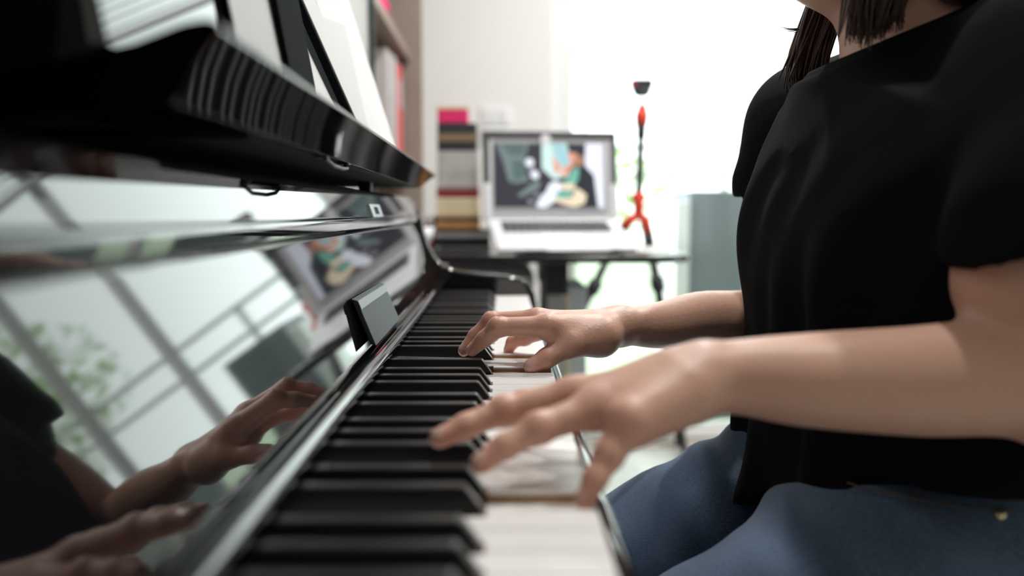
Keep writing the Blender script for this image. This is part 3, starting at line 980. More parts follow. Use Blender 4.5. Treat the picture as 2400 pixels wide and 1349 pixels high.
# ------------------------------------------------------------------ implicit-surface modeller for the figure
class Field:
    def __init__(s, lo, hi, h):
        s.lo, s.h = np.array(lo, float), h
        s.n = np.ceil((np.array(hi) - s.lo) / h).astype(int) + 1
        s.ax = [(s.lo[i] + np.arange(s.n[i]) * h).astype(np.float32) for i in range(3)]
        s.D = np.full(s.n, 0.06, np.float32)

    def region(s, lo, hi):
        sl = []
        for i in range(3):
            a = int(max(0, math.floor((lo[i] - s.lo[i]) / s.h)))
            b = int(min(s.n[i], math.ceil((hi[i] - s.lo[i]) / s.h) + 1))
            if b <= a:
                return None
            sl.append(slice(a, b))
        return tuple(sl)

    def grids(s, sl):
        return s.ax[0][sl[0]][:, None, None], s.ax[1][sl[1]][None, :, None], s.ax[2][sl[2]][None, None, :]

    def merge(s, sl, d, k, sub=False):
        A = s.D[sl]
        if sub:
            h = np.maximum(k - np.abs(A + d), 0) / k if k > 0 else 0
            s.D[sl] = np.maximum(A, -d) + h * h * k * 0.25
        else:
            h = np.maximum(k - np.abs(A - d), 0) / k if k > 0 else 0
            s.D[sl] = np.minimum(A, d) - h * h * k * 0.25

    def cap(s, a, b, r1, r2, k=0.008, sub=False):
        a, b = np.array(a, float), np.array(b, float)
        m = max(r1, r2) + k + 3 * s.h
        sl = s.region(np.minimum(a, b) - m, np.maximum(a, b) + m)
        if sl is None:
            return
        X, Y, Zg = s.grids(sl)
        ba = b - a
        l2 = float(ba @ ba) + 1e-12
        t = np.clip(((X - a[0]) * ba[0] + (Y - a[1]) * ba[1] + (Zg - a[2]) * ba[2]) / l2, 0, 1)
        d = np.sqrt((X - a[0] - ba[0] * t) ** 2 + (Y - a[1] - ba[1] * t) ** 2 + (Zg - a[2] - ba[2] * t) ** 2) - (r1 + (r2 - r1) * t)
        s.merge(sl, d, k, sub)

    def chain(s, pts, rad, k=0.008):
        for i in range(len(pts) - 1):
            s.cap(pts[i], pts[i + 1], rad[i], rad[i + 1], k)

    def poly(s, pts, rad, k=0.01, sub_n=7):
        """one smooth tapering limb through all the points"""
        p = np.array([list(q) + [r] for q, r in zip(pts, rad)], float)
        e = np.vstack([2 * p[0] - p[1], p, 2 * p[-1] - p[-2]])
        out = []
        for i in range(1, len(e) - 2):
            for t in np.arange(sub_n) / sub_n:
                a, b, c, d = e[i - 1], e[i], e[i + 1], e[i + 2]
                out.append(0.5 * (2 * b + (c - a) * t + (2 * a - 5 * b + 4 * c - d) * t * t + (3 * b - a - 3 * c + d) * t ** 3))
        out.append(p[-1])
        q = np.array(out)
        m = q[:, 3].max() + k + 3 * s.h
        sl = s.region(q[:, :3].min(0) - m, q[:, :3].max(0) + m)
        keep = s.D
        s.D = np.full(s.n, 0.06, np.float32)
        for a, b in zip(q[:-1], q[1:]):
            s.cap(a[:3], b[:3], a[3], b[3], 0.0)
        d = s.D[sl]
        s.D = keep
        s.merge(sl, d, k)

    def ell(s, c, r, k=0.01, rot=None, sub=False):
        c, r = np.array(c, float), np.array(r, float)
        m = r.max() + k + 3 * s.h
        sl = s.region(c - m, c + m)
        if sl is None:
            return
        X, Y, Zg = s.grids(sl)
        X, Y, Zg = np.broadcast_arrays(X - c[0], Y - c[1], Zg - c[2])
        if rot is not None:
            R = np.array(rot.to_matrix()).T
            X, Y, Zg = [R[i, 0] * X + R[i, 1] * Y + R[i, 2] * Zg for i in range(3)]
        q = np.sqrt((X / r[0]) ** 2 + (Y / r[1]) ** 2 + (Zg / r[2]) ** 2)
        q2 = np.sqrt((X / r[0] ** 2) ** 2 + (Y / r[1] ** 2) ** 2 + (Zg / r[2] ** 2) ** 2) + 1e-9
        s.merge(sl, (q * (q - 1) / q2).astype(np.float32), k, sub)

    def fun(s, f, lo, hi, k=0.01, sub=False):
        sl = s.region(lo, hi)
        X, Y, Zg = s.grids(sl)
        s.merge(sl, f(X, Y, Zg).astype(np.float32), k, sub)

    def disp(s, f):
        X, Y, Zg = s.grids((slice(None),) * 3)
        s.D = s.D + f(X, Y, Zg).astype(np.float32)

    def mesh(s):
        D = s.D
        ins = D < 0
        n = s.n - 1
        cnt = np.zeros(n, np.int8)
        for i in (0, 1):
            for j in (0, 1):
                for k in (0, 1):
                    cnt += ins[i:n[0] + i, j:n[1] + j, k:n[2] + k]
        act = (cnt > 0) & (cnt < 8)
        idx = np.argwhere(act)
        vid = np.full(n, -1, np.int64)
        vid[act] = np.arange(len(idx))
        cor = [(i, j, k) for i in (0, 1) for j in (0, 1) for k in (0, 1)]
        val = {c: D[idx[:, 0] + c[0], idx[:, 1] + c[1], idx[:, 2] + c[2]] for c in cor}
        acc = np.zeros((len(idx), 3))
        w_ = np.zeros(len(idx))
        for c in cor:
            for ax in range(3):
                if c[ax]:
                    continue
                c2 = tuple(1 if q == ax else c[q] for q in range(3))
                a, b = val[c], val[c2]
                mk = (a < 0) != (b < 0)
                t = np.where(mk, a / np.where(mk, a - b, 1), 0)
                p = np.tile(np.array(c, float), (len(idx), 1))
                p[:, ax] += t
                acc += p * mk[:, None]
                w_ += mk
        V = s.lo + (idx + acc / w_[:, None]) * s.h
        Fs = []
        for ax in range(3):
            u_, v_ = (ax + 1) % 3, (ax + 2) % 3
            a = np.take(ins, range(0, s.n[ax] - 1), axis=ax)
            b = np.take(ins, range(1, s.n[ax]), axis=ax)
            e = np.argwhere(a != b)
            e = e[(e[:, u_] > 0) & (e[:, v_] > 0) & (e[:, u_] < n[u_]) & (e[:, v_] < n[v_])]
            if not len(e):
                continue
            du, dv = np.zeros(3, int), np.zeros(3, int)
            du[u_], dv[v_] = 1, 1
            q = [e - du - dv, e - dv, e, e - du]
            f = np.stack([vid[x[:, 0], x[:, 1], x[:, 2]] for x in q], 1)
            flip = ~a[e[:, 0], e[:, 1], e[:, 2]]
            f[flip] = f[flip][:, ::-1]
            Fs.append(f)
        return V, np.concatenate(Fs)


def smooth_mesh(V, Fq, it=2, lam=0.5):
    e = np.concatenate([Fq[:, [0, 1]], Fq[:, [1, 2]], Fq[:, [2, 3]], Fq[:, [3, 0]]])
    e = np.concatenate([e, e[:, ::-1]])
    deg = np.bincount(e[:, 0], minlength=len(V))[:, None]
    for i in range(it):
        for l in (lam, -lam * 1.04):
            acc = np.stack([np.bincount(e[:, 0], V[e[:, 1], c], len(V)) for c in range(3)], 1)
            V = V + l * (acc / deg - V)
    return V


def np_mesh(name, V, Fq, mats, parent, fmat=None, attr=None):
    me = bpy.data.meshes.new(name)
    me.vertices.add(len(V))
    me.vertices.foreach_set('co', V.astype(np.float32).ravel())
    me.loops.add(len(Fq) * 4)
    me.loops.foreach_set('vertex_index', Fq.astype(np.int32).ravel())
    me.polygons.add(len(Fq))
    me.polygons.foreach_set('loop_start', np.arange(0, len(Fq) * 4, 4, dtype=np.int32))
    me.update(calc_edges=True)
    for m in mats:
        me.materials.append(m)
    if fmat is not None:
        me.polygons.foreach_set('material_index', fmat.astype(np.int32))
    if attr is not None:
        at = me.attributes.new('blush', 'FLOAT', 'POINT')
        at.data.foreach_set('value', attr.astype(np.float32))
    me.validate()
    return link(name, me, parent, smooth=True)


# ------------------------------------------------------------------ the pianist
ps_ = thing('person', 'person in a loose black t-shirt and blue jeans playing the piano', 'person', (0.36, 0.66, 0))
blush_pts = []
nails = []


def hand(Fd, wrist, fingers, thumb, palm_extra=(), up=None, wr=0.0165):
    """fingers: name -> ([MCP, PIP, DIP, TIP], radii)"""
    for nme, (pts, rad) in fingers.items():
        mid = wrist.lerp(pts[0], 0.5)
        Fd.cap(wrist, pts[0], wr * 0.72, 0.0098 if nme != 'pinky' else 0.0088, 0.009)
    for a, b, r1, r2 in palm_extra:
        Fd.cap(a, b, r1, r2, 0.011)
    for nme, (pts, rad) in fingers.items():
        Fd.cap(pts[0], pts[1], rad[0], rad[1], 0.006)
        Fd.cap(pts[1], pts[2], rad[1] * 0.98, rad[2], 0.0035)
        Fd.cap(pts[2], pts[3], rad[2] * 0.98, rad[3], 0.003)
        # knuckle swell
        Fd.ell(pts[1], (rad[1] * 1.08,) * 3, 0.004)
        for q, r, s_ in ((pts[0], 0.012, 0.55), (pts[1], 0.009, 0.65), (pts[2], 0.006, 0.45), (pts[3], 0.010, 0.9)):
            blush_pts.append((q, r, s_))
        d = (pts[3] - pts[2]).normalized()
        side = (pts[1] - pts[0]).cross(d)
        nu = up.copy() if up else Vector((0, 0, 1))
        nu = (nu - d * nu.dot(d)).normalized()
        nails.append((pts[3] + nu * rad[3] * 0.8 + d * rad[3] * 0.15, d, nu, rad[3]))
    Fd.cap(wrist, thumb[0][0], wr * 0.7, thumb[1][0], 0.014)
    Fd.cap(thumb[0][0], thumb[0][1], thumb[1][0], thumb[1][1], 0.012)
    Fd.cap(thumb[0][1], thumb[0][2], thumb[1][1], thumb[1][2], 0.006)
    Fd.cap(thumb[0][2], thumb[0][3], thumb[1][2] * 0.97, thumb[1][3], 0.003)
    for q, r, s_ in ((thumb[0][1], 0.012, 0.35), (thumb[0][2], 0.009, 0.5), (thumb[0][3], 0.011, 0.9)):
        blush_pts.append((q, r, s_))


V_all, F_all, M_all = [], [], []


def add_island(Fd, it=2):
    V, Fq = Fd.mesh()
    V = smooth_mesh(V, Fq, it)
    off_ = sum(len(v) for v in V_all)
    V_all.append(V)
    F_all.append(Fq + off_)
    return V


# right arm and hand (the far one)
rw = P(1455, 763, 0.765)
R_el = P(1800, 742, 0.885)
R_sh = Vector((0.308, 0.845, 0.915))
Fd = Field((-0.06, 0.655, 0.66), (0.40, 0.96, 0.99), 0.0015)
Fd.poly([R_sh, R_el.lerp(R_sh, 0.35), R_el, P(1640, 748, 0.825), P(1545, 762, 0.79), rw], [0.041, 0.040, 0.0345, 0.0265, 0.0212, 0.0158], 0.012)
fr = dict(
    index=([P(1284, 765, 0.722), P(1168, 765, 0.724), P(1136, 793, 0.728), P(1106, 820, 0.732)], [0.0092, 0.0076, 0.0068, 0.0054]),
    middle=([P(1260, 750, 0.742), P(1153, 752, 0.749), P(1116, 786, 0.750), P(1087, 821, 0.747)], [0.0094, 0.0076, 0.0067, 0.0053]),
    ring=([P(1266, 754, 0.762), P(1180, 762, 0.778), P(1152, 785, 0.786), P(1135, 802, 0.788)], [0.0090, 0.0072, 0.0064, 0.0052]),
    pinky=([P(1290, 770, 0.782), P(1230, 791, 0.802), P(1202, 801, 0.810), P(1192, 820, 0.812)], [0.0082, 0.0064, 0.006, 0.005]))
th = ([P(1408, 792, 0.738), P(1340, 808, 0.722), P(1282, 838, 0.714), P(1244, 858, 0.711)], [0.0135, 0.0098, 0.0084, 0.0062])
n0 = len(nails)
hand(Fd, rw, fr, th, [(P(1400, 775, 0.745), P(1310, 790, 0.725), 0.012, 0.0085), (P(1420, 775, 0.785), P(1320, 785, 0.785), 0.012, 0.009)], up=Vector((-0.75, -0.25, 0.7)))
tn = (th[0][3] - th[0][2]).normalized()
tu = Vector((-0.2, -0.55, 0.75))
tu = (tu - tn * tu.dot(tn)).normalized()
nails.append((th[0][3] + tu * 0.0045 + tn * 0.001, tn, tu, 0.0066))
# shallow knuckle creases
for q in (fr['index'][0][1], fr['middle'][0][1]):
    for k in (-1, 0, 1):
        c_ = q + Vector((0.002 * k + 0.001, 0, 0.0089))
        Fd.cap(c_ + Vector((0, -0.005, -0.001)), c_ + Vector((0, 0.004, 0)), 0.0006, 0.0006, 0.0008, sub=True)
add_island(Fd, 1)

# left arm and hand (the near one)
lw = P(1652, 884, 0.437)
L_el = Vector((0.318, 0.468, 0.757))
L_sh = Vector((0.335, 0.50, 0.93))
Fd = Field((-0.06, 0.345, 0.66), (0.42, 0.57, 0.99), 0.0016)
Fd.cap(L_sh, Vector((0.303, 0.475, 0.815)), 0.05, 0.046, 0.02)
Fd.cap(Vector((0.303, 0.475, 0.815)), L_el, 0.046, 0.038, 0.02)
Fd.poly([L_el, P(2350, 884, 0.468), P(2150, 892, 0.46), P(1900, 890, 0.447), P(1760, 883, 0.441), lw], [0.037, 0.0325, 0.0295, 0.0245, 0.0200, 0.0168], 0.014)
fl_ = dict(
    index=([P(1345, 925, 0.468), P(1228, 948, 0.484), P(1180, 965, 0.488), P(1140, 985, 0.490)], [0.0092, 0.0074, 0.0066, 0.0052]),
    middle=([P(1345, 928, 0.447), P(1182, 962, 0.442), P(1092, 998, 0.435), P(1030, 1026, 0.430)], [0.0096, 0.0072, 0.0064, 0.0053]),
    ring=([P(1392, 958, 0.424), P(1262, 1003, 0.411), P(1182, 1046, 0.405), P(1126, 1086, 0.400)], [0.0092, 0.0070, 0.0062, 0.0052]),
    pinky=([P(1472, 990, 0.404), P(1428, 1064, 0.397), P(1396, 1120, 0.391), P(1370, 1172, 0.388)], [0.0085, 0.0063, 0.0057, 0.0048]))
thl = ([P(1590, 905, 0.462), P(1492, 935, 0.482), P(1425, 960, 0.494), P(1375, 982, 0.498)], [0.0135, 0.0098, 0.0084, 0.0062])
hand(Fd, lw, fl_, thl, [(P(1600, 925, 0.425), P(1490, 985, 0.410), 0.0155, 0.0115), (P(1560, 900, 0.44), P(1420, 945, 0.43), 0.0155, 0.010)], up=Vector((-0.5, -0.45, 0.8)), wr=0.0165)
add_island(Fd, 1)

# head, neck, trunk, legs and feet
hc = Vector((0.300, 0.668, 1.115))
Fd = Field((-0.21, 0.47, -0.005), (0.48, 0.87, 1.27), 0.0035)
Fd.cap((0.315, 0.665, 0.93), (0.305, 0.667, 1.05), 0.056, 0.050, 0.02)
Fd.cap((0.335, 0.56, 0.93), (0.33, 0.785, 0.93), 0.045, 0.045, 0.04)
Fd.ell((0.33, 0.667, 0.88), (0.080, 0.13, 0.09), 0.03)
Fd.ell((0.34, 0.667, 0.76), (0.080, 0.12, 0.14), 0.03)
Fd.ell((0.345, 0.667, 0.65), (0.085, 0.14, 0.08), 0.03)
for y0, y1, y2 in ((0.755, 0.770, 0.765), (0.580, 0.562, 0.552)):
    Fd.chain([Vector((0.345, y0, 0.62)), Vector((0.20, y1, 0.575)), Vector((-0.075, y2, 0.446)), Vector((0.0, y2, 0.28)), Vector((0.058, y2, 0.12)), Vector((0.065, y2, 0.075))], [0.07, 0.055, 0.043, 0.04, 0.032, 0.034], 0.02)
    Fd.cap((0.075, y2, 0.037), (-0.045, y2, 0.035), 0.035, 0.032, 0.03)
    Fd.cap((-0.045, y2, 0.033), (-0.125, y2 - 0.004, 0.024), 0.032, 0.022, 0.02)
Fd.ell(hc + Vector((0.012, 0, 0.02)), (0.096, 0.074, 0.092), 0.01)
Fd.ell(hc + Vector((-0.025, 0, -0.045)), (0.060, 0.058, 0.068), 0.03)
Fd.ell(hc + Vector((-0.062, 0, -0.090)), (0.021, 0.026, 0.015), 0.025)
Fd.cap(hc + Vector((-0.088, 0, 0.005)), hc + Vector((-0.104, 0, -0.028)), 0.008, 0.011, 0.012)
Fd.ell(hc + Vector((-0.088, 0, -0.060)), (0.010, 0.022, 0.009), 0.010)
for sy in (-1, 1):
    Fd.ell(hc + Vector((-0.090, sy * 0.031, 0.004)), (0.010, 0.015, 0.010), 0.012, sub=True)
    Fd.ell(hc + Vector((-0.080, sy * 0.030, 0.026)), (0.012, 0.024, 0.007), 0.012)
    Fd.ell(hc + Vector((0.010, sy * 0.076, -0.012)), (0.018, 0.008, 0.030), 0.006)
add_island(Fd, 2)


def weld(i, j):
    """join island i to island j by a short sleeve of faces at their closest hidden place (the shoulder)"""
    Vi, Vj = V_all[i], V_all[j]
    offs = [sum(len(v) for v in V_all[:k]) for k in range(len(V_all))]
    fi, fj = F_all[i], F_all[j]
    ci, cj = Vi[fi - offs[i]].mean(1), Vj[fj - offs[j]].mean(1)
    a = np.where(ci[:, 2] > 0.955)[0]
    b = np.where((cj[:, 2] > 0.90) & (cj[:, 2] < 0.975) & (np.abs(cj[:, 1] - 0.667) > 0.09))[0]
    d = ((ci[a][:, None] - cj[b][None]) ** 2).sum(2)
    x, y = np.unravel_index(np.argmin(d), d.shape)
    qa, qb = fi[a[x]], fj[b[y]]
    A, B = Vi[qa - offs[i]], Vj[(qb - offs[j])][::-1]
    r = min(range(4), key=lambda k: ((A - np.roll(B, -k, 0)) ** 2).sum())
    qb_ = np.roll(qb[::-1], -r)
    new = np.array([[qa[k], qa[(k + 1) % 4], qb_[(k + 1) % 4], qb_[k]] for k in range(4)])[:, ::-1]
    F_all[i] = np.concatenate([np.delete(fi, a[x], 0), new])
    F_all[j] = np.delete(fj, b[y], 0)


weld(0, 2)
weld(1, 2)
V = np.concatenate(V_all)
Fq = np.concatenate(F_all)
blush = np.zeros(len(V))
for q, r, s_ in blush_pts:
    d2 = ((V - np.array(q)) ** 2).sum(1)
    blush = np.maximum(blush, s_ * np.exp(-d2 / (2 * r * r)) * 0.8)
cen = V[Fq].mean(1)
fmat = np.zeros(len(Fq), int)
for c_, d, nu, r in nails:
    sd = d.cross(nu)
    q = cen - np.array(c_)
    a, b, c2 = q @ np.array(d), q @ np.array(sd), q @ np.array(nu)
    fmat[((a / (r * 1.15)) ** 2 + (b / (r * 0.85)) ** 2 < 1) & (c2 > -r * 0.5) & (c2 < r)] = 1
lipc = np.array(hc + Vector((-0.096, 0, -0.060)))
q = cen - lipc
fmat[(np.abs(q[:, 0]) < 0.014) & ((q[:, 1] / 0.023) ** 2 + (q[:, 2] / 0.008) ** 2 < 1)] = 2
np_mesh('body', V, Fq, [M['skin'], M['nail'], M['lips']], ps_, fmat, blush)
for sy in (-1, 1):
    ey = MB()
    ec = hc + Vector((-0.079, sy * 0.031, 0.004))
    ey.lathe([(0.011 * math.sin(PI * k / 10) + 1e-5, -0.011 * math.cos(PI * k / 10)) for k in range(11)], ec, 18, 0)
    eo = ey.build('eye', M['eye'], ps_, smooth=True)
    MB().tube([ec + Vector((-0.0102, 0, -0.001)), ec + Vector((-0.0114, 0, -0.0015))], [0.005, 0.0042], 14).build('iris', M['iris'], eo)


# ---- t-shirt
def cs_smooth(a, b, t):
    t = np.clip((t - a) / (b - a), 0, 1)
    return t * t * (3 - 2 * t)


TX, TY = 0.335, 0.668


def torso(X, Y, Zg):
    # centre and half axes by height
    t = np.clip((Zg - 0.60) / (0.98 - 0.60), 0, 1)
    cx = 0.325 + 0.022 * t
    axx = 0.128 - 0.020 * t
    ayy = 0.181 + 0.012 * np.sin(t * PI) - 0.02 * cs_smooth(0.75, 1.0, t)
    x, y = (X - cx) / axx, (Y - TY) / ayy
    p = 2.6
    r = (np.abs(x) ** p + np.abs(y) ** p) ** (1 / p)
    d = (r - 1) * 0.125
    return np.maximum(d, np.maximum(0.632 + 0.36 * np.clip(0.655 - Y, -0.02, 0.16) - Zg, (Zg - 0.965) * 0.8 + 0.3 * np.abs(Y - TY)))


Fd = Field((0.14, 0.36, 0.58), (0.50, 0.96, 1.03), 0.0035)
# sleeves, cut open at their hems
Fd.cap((0.338, 0.60, 0.952), (0.335, 0.505, 0.925), 0.048, 0.064, 0.04)
Fd.cap((0.330, 0.500, 0.915), (0.318, 0.466, 0.845), 0.066, 0.074, 0.03)
Fd.cap((0.338, 0.735, 0.952), (0.305, 0.858, 0.932), 0.048, 0.060, 0.03)
Fd.cap((0.303, 0.860, 0.932), (0.290, 0.870, 0.882), 0.061, 0.058, 0.02)
Fd.cap((0.313, 0.468, 0.800), (0.318, 0.470, 0.87), 0.060, 0.058, 0.003, sub=True)
Fd.fun(lambda X, Y, Zg: np.maximum(Zg - (0.814 + 0.65 * (np.minimum(X, 0.305) - 0.236)), (Y - 0.56)) + 0 * X, (0.14, 0.36, 0.70), (0.50, 0.58, 0.92), 0.002, sub=True)
Fd.fun(lambda X, Y, Zg: np.maximum(Zg - 0.868, 0.858 - Y) + 0 * X, (0.14, 0.80, 0.70), (0.50, 0.96, 0.90), 0.002, sub=True)
Fd.fun(torso, (0.14, 0.36, 0.58), (0.50, 0.96, 1.03), 0.012)
Fd.ell((0.265, 0.60, 0.84), (0.05, 0.07, 0.07), 0.06)
Fd.ell((0.268, 0.735, 0.84), (0.05, 0.07, 0.07), 0.06)


def folds(X, Y, Zg):
    t = np.clip((0.96 - Zg) / 0.22, 0, 1)
    a = 0.0048 * np.sin(62 * (Y - 0.10 * (0.95 - Zg)) + 9 * X) * t
    b = 0.0026 * np.sin(48 * Zg + 30 * X + 20 * Y) * cs_smooth(0.70, 0.62, Zg + 0 * X)
    c = 0.0030 * np.sin(88 * Y + 26 * Zg + 4 * np.sin(14 * Zg)) * t
    return a + b + c


Fd.disp(folds)
# neck opening
NX, NY = 0.307, 0.668


def rim(x):
    return 0.957 + 0.42 * (x - 0.242)


Fd.fun(lambda X, Y, Zg: np.maximum(np.sqrt((X - NX) ** 2 + (Y - NY) ** 2) - (0.0735 + 0.22 * np.clip(rim(X) - Zg, 0, 0.2)), np.maximum(0.915 + 0.3 * (X - 0.24) - Zg, Zg - 1.02)), (0.14, 0.52, 0.88), (0.46, 0.82, 1.03), 0.03)
Fd.fun(lambda X, Y, Zg: np.maximum(np.sqrt((X - NX) ** 2 + (Y - NY) ** 2) - 0.092, rim(X) - Zg), (0.14, 0.52, 0.88), (0.46, 0.82, 1.03), 0.003, sub=True)
Fd.fun(lambda X, Y, Zg: np.maximum(np.sqrt((X - NX) ** 2 + (Y - NY) ** 2) - 0.0635, 0.92 - Zg), (0.14, 0.52, 0.88), (0.46, 0.82, 1.03), 0.003, sub=True)
V, Fq = Fd.mesh()
V = smooth_mesh(V, Fq, 2)
np_mesh('shirt', V, Fq, [M['shirt']], ps_)
# ribbed collar
cl = MB()
NC = 64
rows = []
for k in range(NC):
    a = -PI + 2 * PI * k / NC
    c_, s_ = math.cos(a), math.sin(a)
    q = []
    for r, dz in ((0.0640, -0.012), (0.0645, 0.001), (0.0665, 0.0028), (0.0705, 0.0024), (0.0735, -0.0010), (0.0795, -0.0120), (0.0775, -0.0140)):
        x = NX + r * c_
        q.append(cl.bm.verts.new((x, NY + r * s_, rim(NX + 0.067 * c_) + dz)))
    rows.append(q)
for k in range(NC):
    p, q = rows[k], rows[(k + 1) % NC]
    for j in range(7):
        cl._f([p[j], p[(j + 1) % 7], q[(j + 1) % 7], q[j]])
cl.build('collar', M['shirt'], ps_, smooth=True)

# ---- jeans
Fd = Field((-0.20, 0.44, 0.08), (0.50, 0.90, 0.74), 0.0045)
Fd.poly([Vector((0.345, 0.755, 0.615)), Vector((0.236, 0.770, 0.583)), Vector((0.126, 0.772, 0.535)), Vector((-0.070, 0.766, 0.450)), Vector((-0.045, 0.766, 0.36)), Vector((0.0, 0.768, 0.26)), Vector((0.05, 0.77, 0.13))], [0.088, 0.077, 0.066, 0.056, 0.056, 0.052, 0.046], 0.02)
Fd.poly([Vector((0.345, 0.580, 0.615)), Vector((0.240, 0.566, 0.600)), Vector((0.165, 0.557, 0.557)), Vector((-0.070, 0.552, 0.450)), Vector((-0.045, 0.552, 0.36)), Vector((0.0, 0.55, 0.26)), Vector((0.05, 0.55, 0.13))], [0.088, 0.078, 0.070, 0.056, 0.056, 0.052, 0.046], 0.02)
Fd.cap((0.345, 0.605, 0.635), (0.345, 0.73, 0.635), 0.090, 0.090, 0.04)
Fd.ell((0.335, 0.667, 0.665), (0.100, 0.142, 0.065), 0.03)


def jfold(X, Y, Zg):
    t = cs_smooth(0.10, 0.20, X + 0 * Zg)
    hp = np.exp(-((X - 0.215) / 0.05) ** 2)
    return 0.004 * np.sin(140 * (X * 0.75 + Zg * 0.55) + 16 * Y) * hp + 0.0016 * np.sin(55 * X + 40 * Zg + 30 * Y)


Fd.disp(jfold)
V, Fq = Fd.mesh()
V = smooth_mesh(V, Fq, 2)
jo = np_mesh('jeans', V, Fq, [M['denim']], ps_)
JV = V


def jsurf(px, py, y_guess):
    """nearest jeans point along the sight line"""
    best, bp_ = 1e9, None
    o_ = np.array(EYE)
    d = np.array((P(px, py, 1.0) - EYE).normalized())
    q = JV - o_
    t = q @ d
    per = np.linalg.norm(q - t[:, None] * d, axis=1)
    c = np.where(per < 0.006)[0]
    if not len(c):
        return P(px, py, y_guess)
    i = c[np.argmin(t[c])]
    return Vector(o_ + d * (t[i] - 0.001))


seam = [jsurf(a, b, 0.52) for a, b in ((1985, 1130), (2020, 1142), (2080, 1155), (2140, 1167), (2200, 1178), (2260, 1188), (2320, 1192), (2375, 1196))]
MB().tube(seam, 0.0006, 6).build('pocket_seam', M['stitch'], jo)
rp = jsurf(2345, 1205, 0.5)
rv = MB().lathe([(0.0005, 0.0012), (0.0013, 0.0012), (0.0015, 0.0006), (0.0026, 0.0011), (0.0034, 0.0002), (0.0034, -0.001), (0.0005, -0.001)], (0, 0, 0), 20)
rv.build('rivet', M['brass'], jo, smooth=True, T=Matrix.Translation(rp) @ Matrix.Rotation(math.radians(70), 4, 'X') @ Matrix.Rotation(math.radians(-25), 4, 'Y'))

# ---- hair: cap over the skull plus strands falling beside the neck
Fd = Field((0.16, 0.54, 0.95), (0.46, 0.80, 1.27), 0.004)
Fd.ell(hc + Vector((0.020, 0, 0.028)), (0.104, 0.084, 0.098), 0.01)
Fd.cap(hc + Vector((0.055, 0, 0.0)), hc + Vector((0.075, 0, -0.12)), 0.075, 0.055, 0.03)
for sy in (-1, 1):
    Fd.cap(hc + Vector((0.015, sy * 0.066, 0.02)), hc + Vector((0.012, sy * 0.066, -0.10)), 0.030, 0.024, 0.03)
Fd.ell(hc + Vector((-0.085, 0, -0.035)), (0.062, 0.060, 0.085), 0.01, sub=True)
V, Fq = Fd.mesh()
V = smooth_mesh(V, Fq, 2)
hv, hf = V, Fq
ho = np_mesh('hair', V, Fq, [M['hair']], ps_)
hm = MB()
rnd = random.Random(3)


def strand(a, b, c, d, r=0.0011):
    pts = []
    for k in range(9):
        t = k / 8
        s1 = a * (1 - t) ** 3 + b * 3 * t * (1 - t) ** 2 + c * 3 * t * t * (1 - t) + d * t ** 3
        pts.append(s1)
    hm.tube(pts, [r * (1.0 if k < 6 else (9 - k) / 4.0) for k in range(9)], 5)


def jit(s):
    return Vector((rnd.gauss(0, s), rnd.gauss(0, s), rnd.gauss(0, s)))


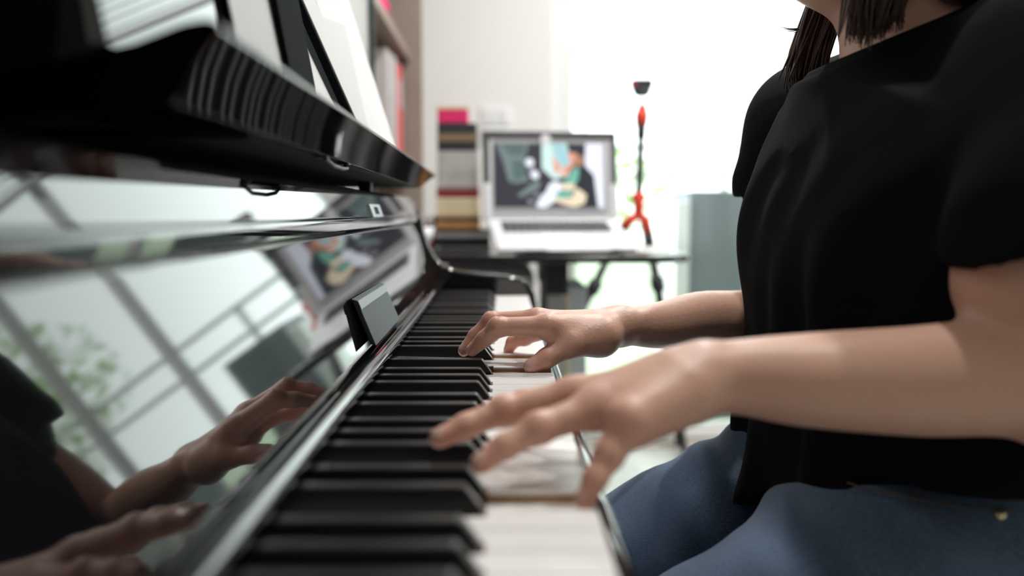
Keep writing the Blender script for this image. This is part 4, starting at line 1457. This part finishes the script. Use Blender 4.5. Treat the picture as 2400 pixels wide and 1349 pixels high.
for i in range(260):       # bunch on the far side of the neck
    u_ = rnd.random()
    v_ = rnd.random()
    y = 0.725 + 0.035 * v_
    a = Vector((0.280 + 0.045 * u_, 0.744 + 0.008 * v_, 1.10)) + jit(0.004)
    b = P(1897 + 55 * u_, 52 + 22 * rnd.random(), y) + jit(0.003)
    c = P(1836 + 92 * u_, 130 + 20 * rnd.random(), y) + jit(0.003)
    d = P(1850 + 86 * u_ + rnd.gauss(0, 5), 200 + 28 * rnd.random() - 28 * abs(u_ - 0.35), y) + jit(0.003)
    strand(a, b, c, d, 0.0012)
for i in range(4):
    y = 0.74
    strand(P(1915, 40, y), P(1890, 68, y), P(1862, 75, y), P(1818 + 14 * i, 60 + 6 * i, y), 0.0005)
hm.build('hair_strands', M['hair'], ho, smooth=True)
hm = MB()
for i in range(220):       # bunch on the near side
    u_ = rnd.random()
    y = 0.585 + 0.03 * rnd.random()
    e_ = 95 - 70 * abs(u_ - 0.3) if u_ < 0.85 else 50
    a = Vector((0.262 + 0.06 * u_, 0.592 - 0.008 * rnd.random(), 1.12)) + jit(0.004)
    b = P(1990 + 150 * u_, -110, y) + jit(0.004)
    c = P(1990 + 130 * u_, 10, y) + jit(0.003)
    d = P(1985 + 125 * u_ + rnd.gauss(0, 6), e_ + rnd.gauss(0, 8), y) + jit(0.003)
    strand(a, b, c, d, 0.0012)
hm.build('hair_strands', M['hair'], ho, smooth=True)
hm = MB()
for i in range(520):       # the rest of the hair, combed from the crown
    ph = rnd.uniform(math.radians(58), math.radians(302))
    ex, ey_, ez = 0.106 + rnd.uniform(0, 0.004), 0.086 + rnd.uniform(0, 0.004), 0.100 + rnd.uniform(0, 0.003)
    ec = hc + Vector((0.020, 0, 0.028))
    pts = []
    for k in range(7):
        t = math.radians(4 + 86 * k / 6)
        pts.append(ec + Vector((-math.cos(ph) * ex * math.sin(t), math.sin(ph) * ey_ * math.sin(t), ez * math.cos(t))))
    p0 = pts[-1]
    ze = rnd.uniform(1.00, 1.03)
    for k in range(1, 6):
        t = k / 5
        pts.append(Vector((p0.x + (hc.x + 0.06 - p0.x) * 0.12 * t, p0.y + (hc.y - p0.y) * 0.14 * t + 0.002 * math.sin(5 * t + i), p0.z + (ze - p0.z) * t)))
    hm.tube(pts, [0.0013] * 10 + [0.001, 0.0004], 4)
hm.build('hair_strands', M['hair'], ho, smooth=True)

# ---- bench
bn = thing('piano_bench', 'black padded piano bench under the seated person', 'bench', (0.37, 0.665, 0))
MB().box(0.20, 0.54, 0.40, 0.93, 0.455, 0.525).build('seat', M['leather'], bn, bevel=0.02, seg=4)
MB().box(0.215, 0.525, 0.415, 0.915, 0.39, 0.455).build('apron', M['lacquer'], bn, bevel=0.003)
for x in (0.24, 0.50):
    for y in (0.44, 0.89):
        MB().box(x - 0.02, x + 0.02, y - 0.02, y + 0.02, 0, 0.39).build('leg', M['lacquer'], bn, bevel=0.004)
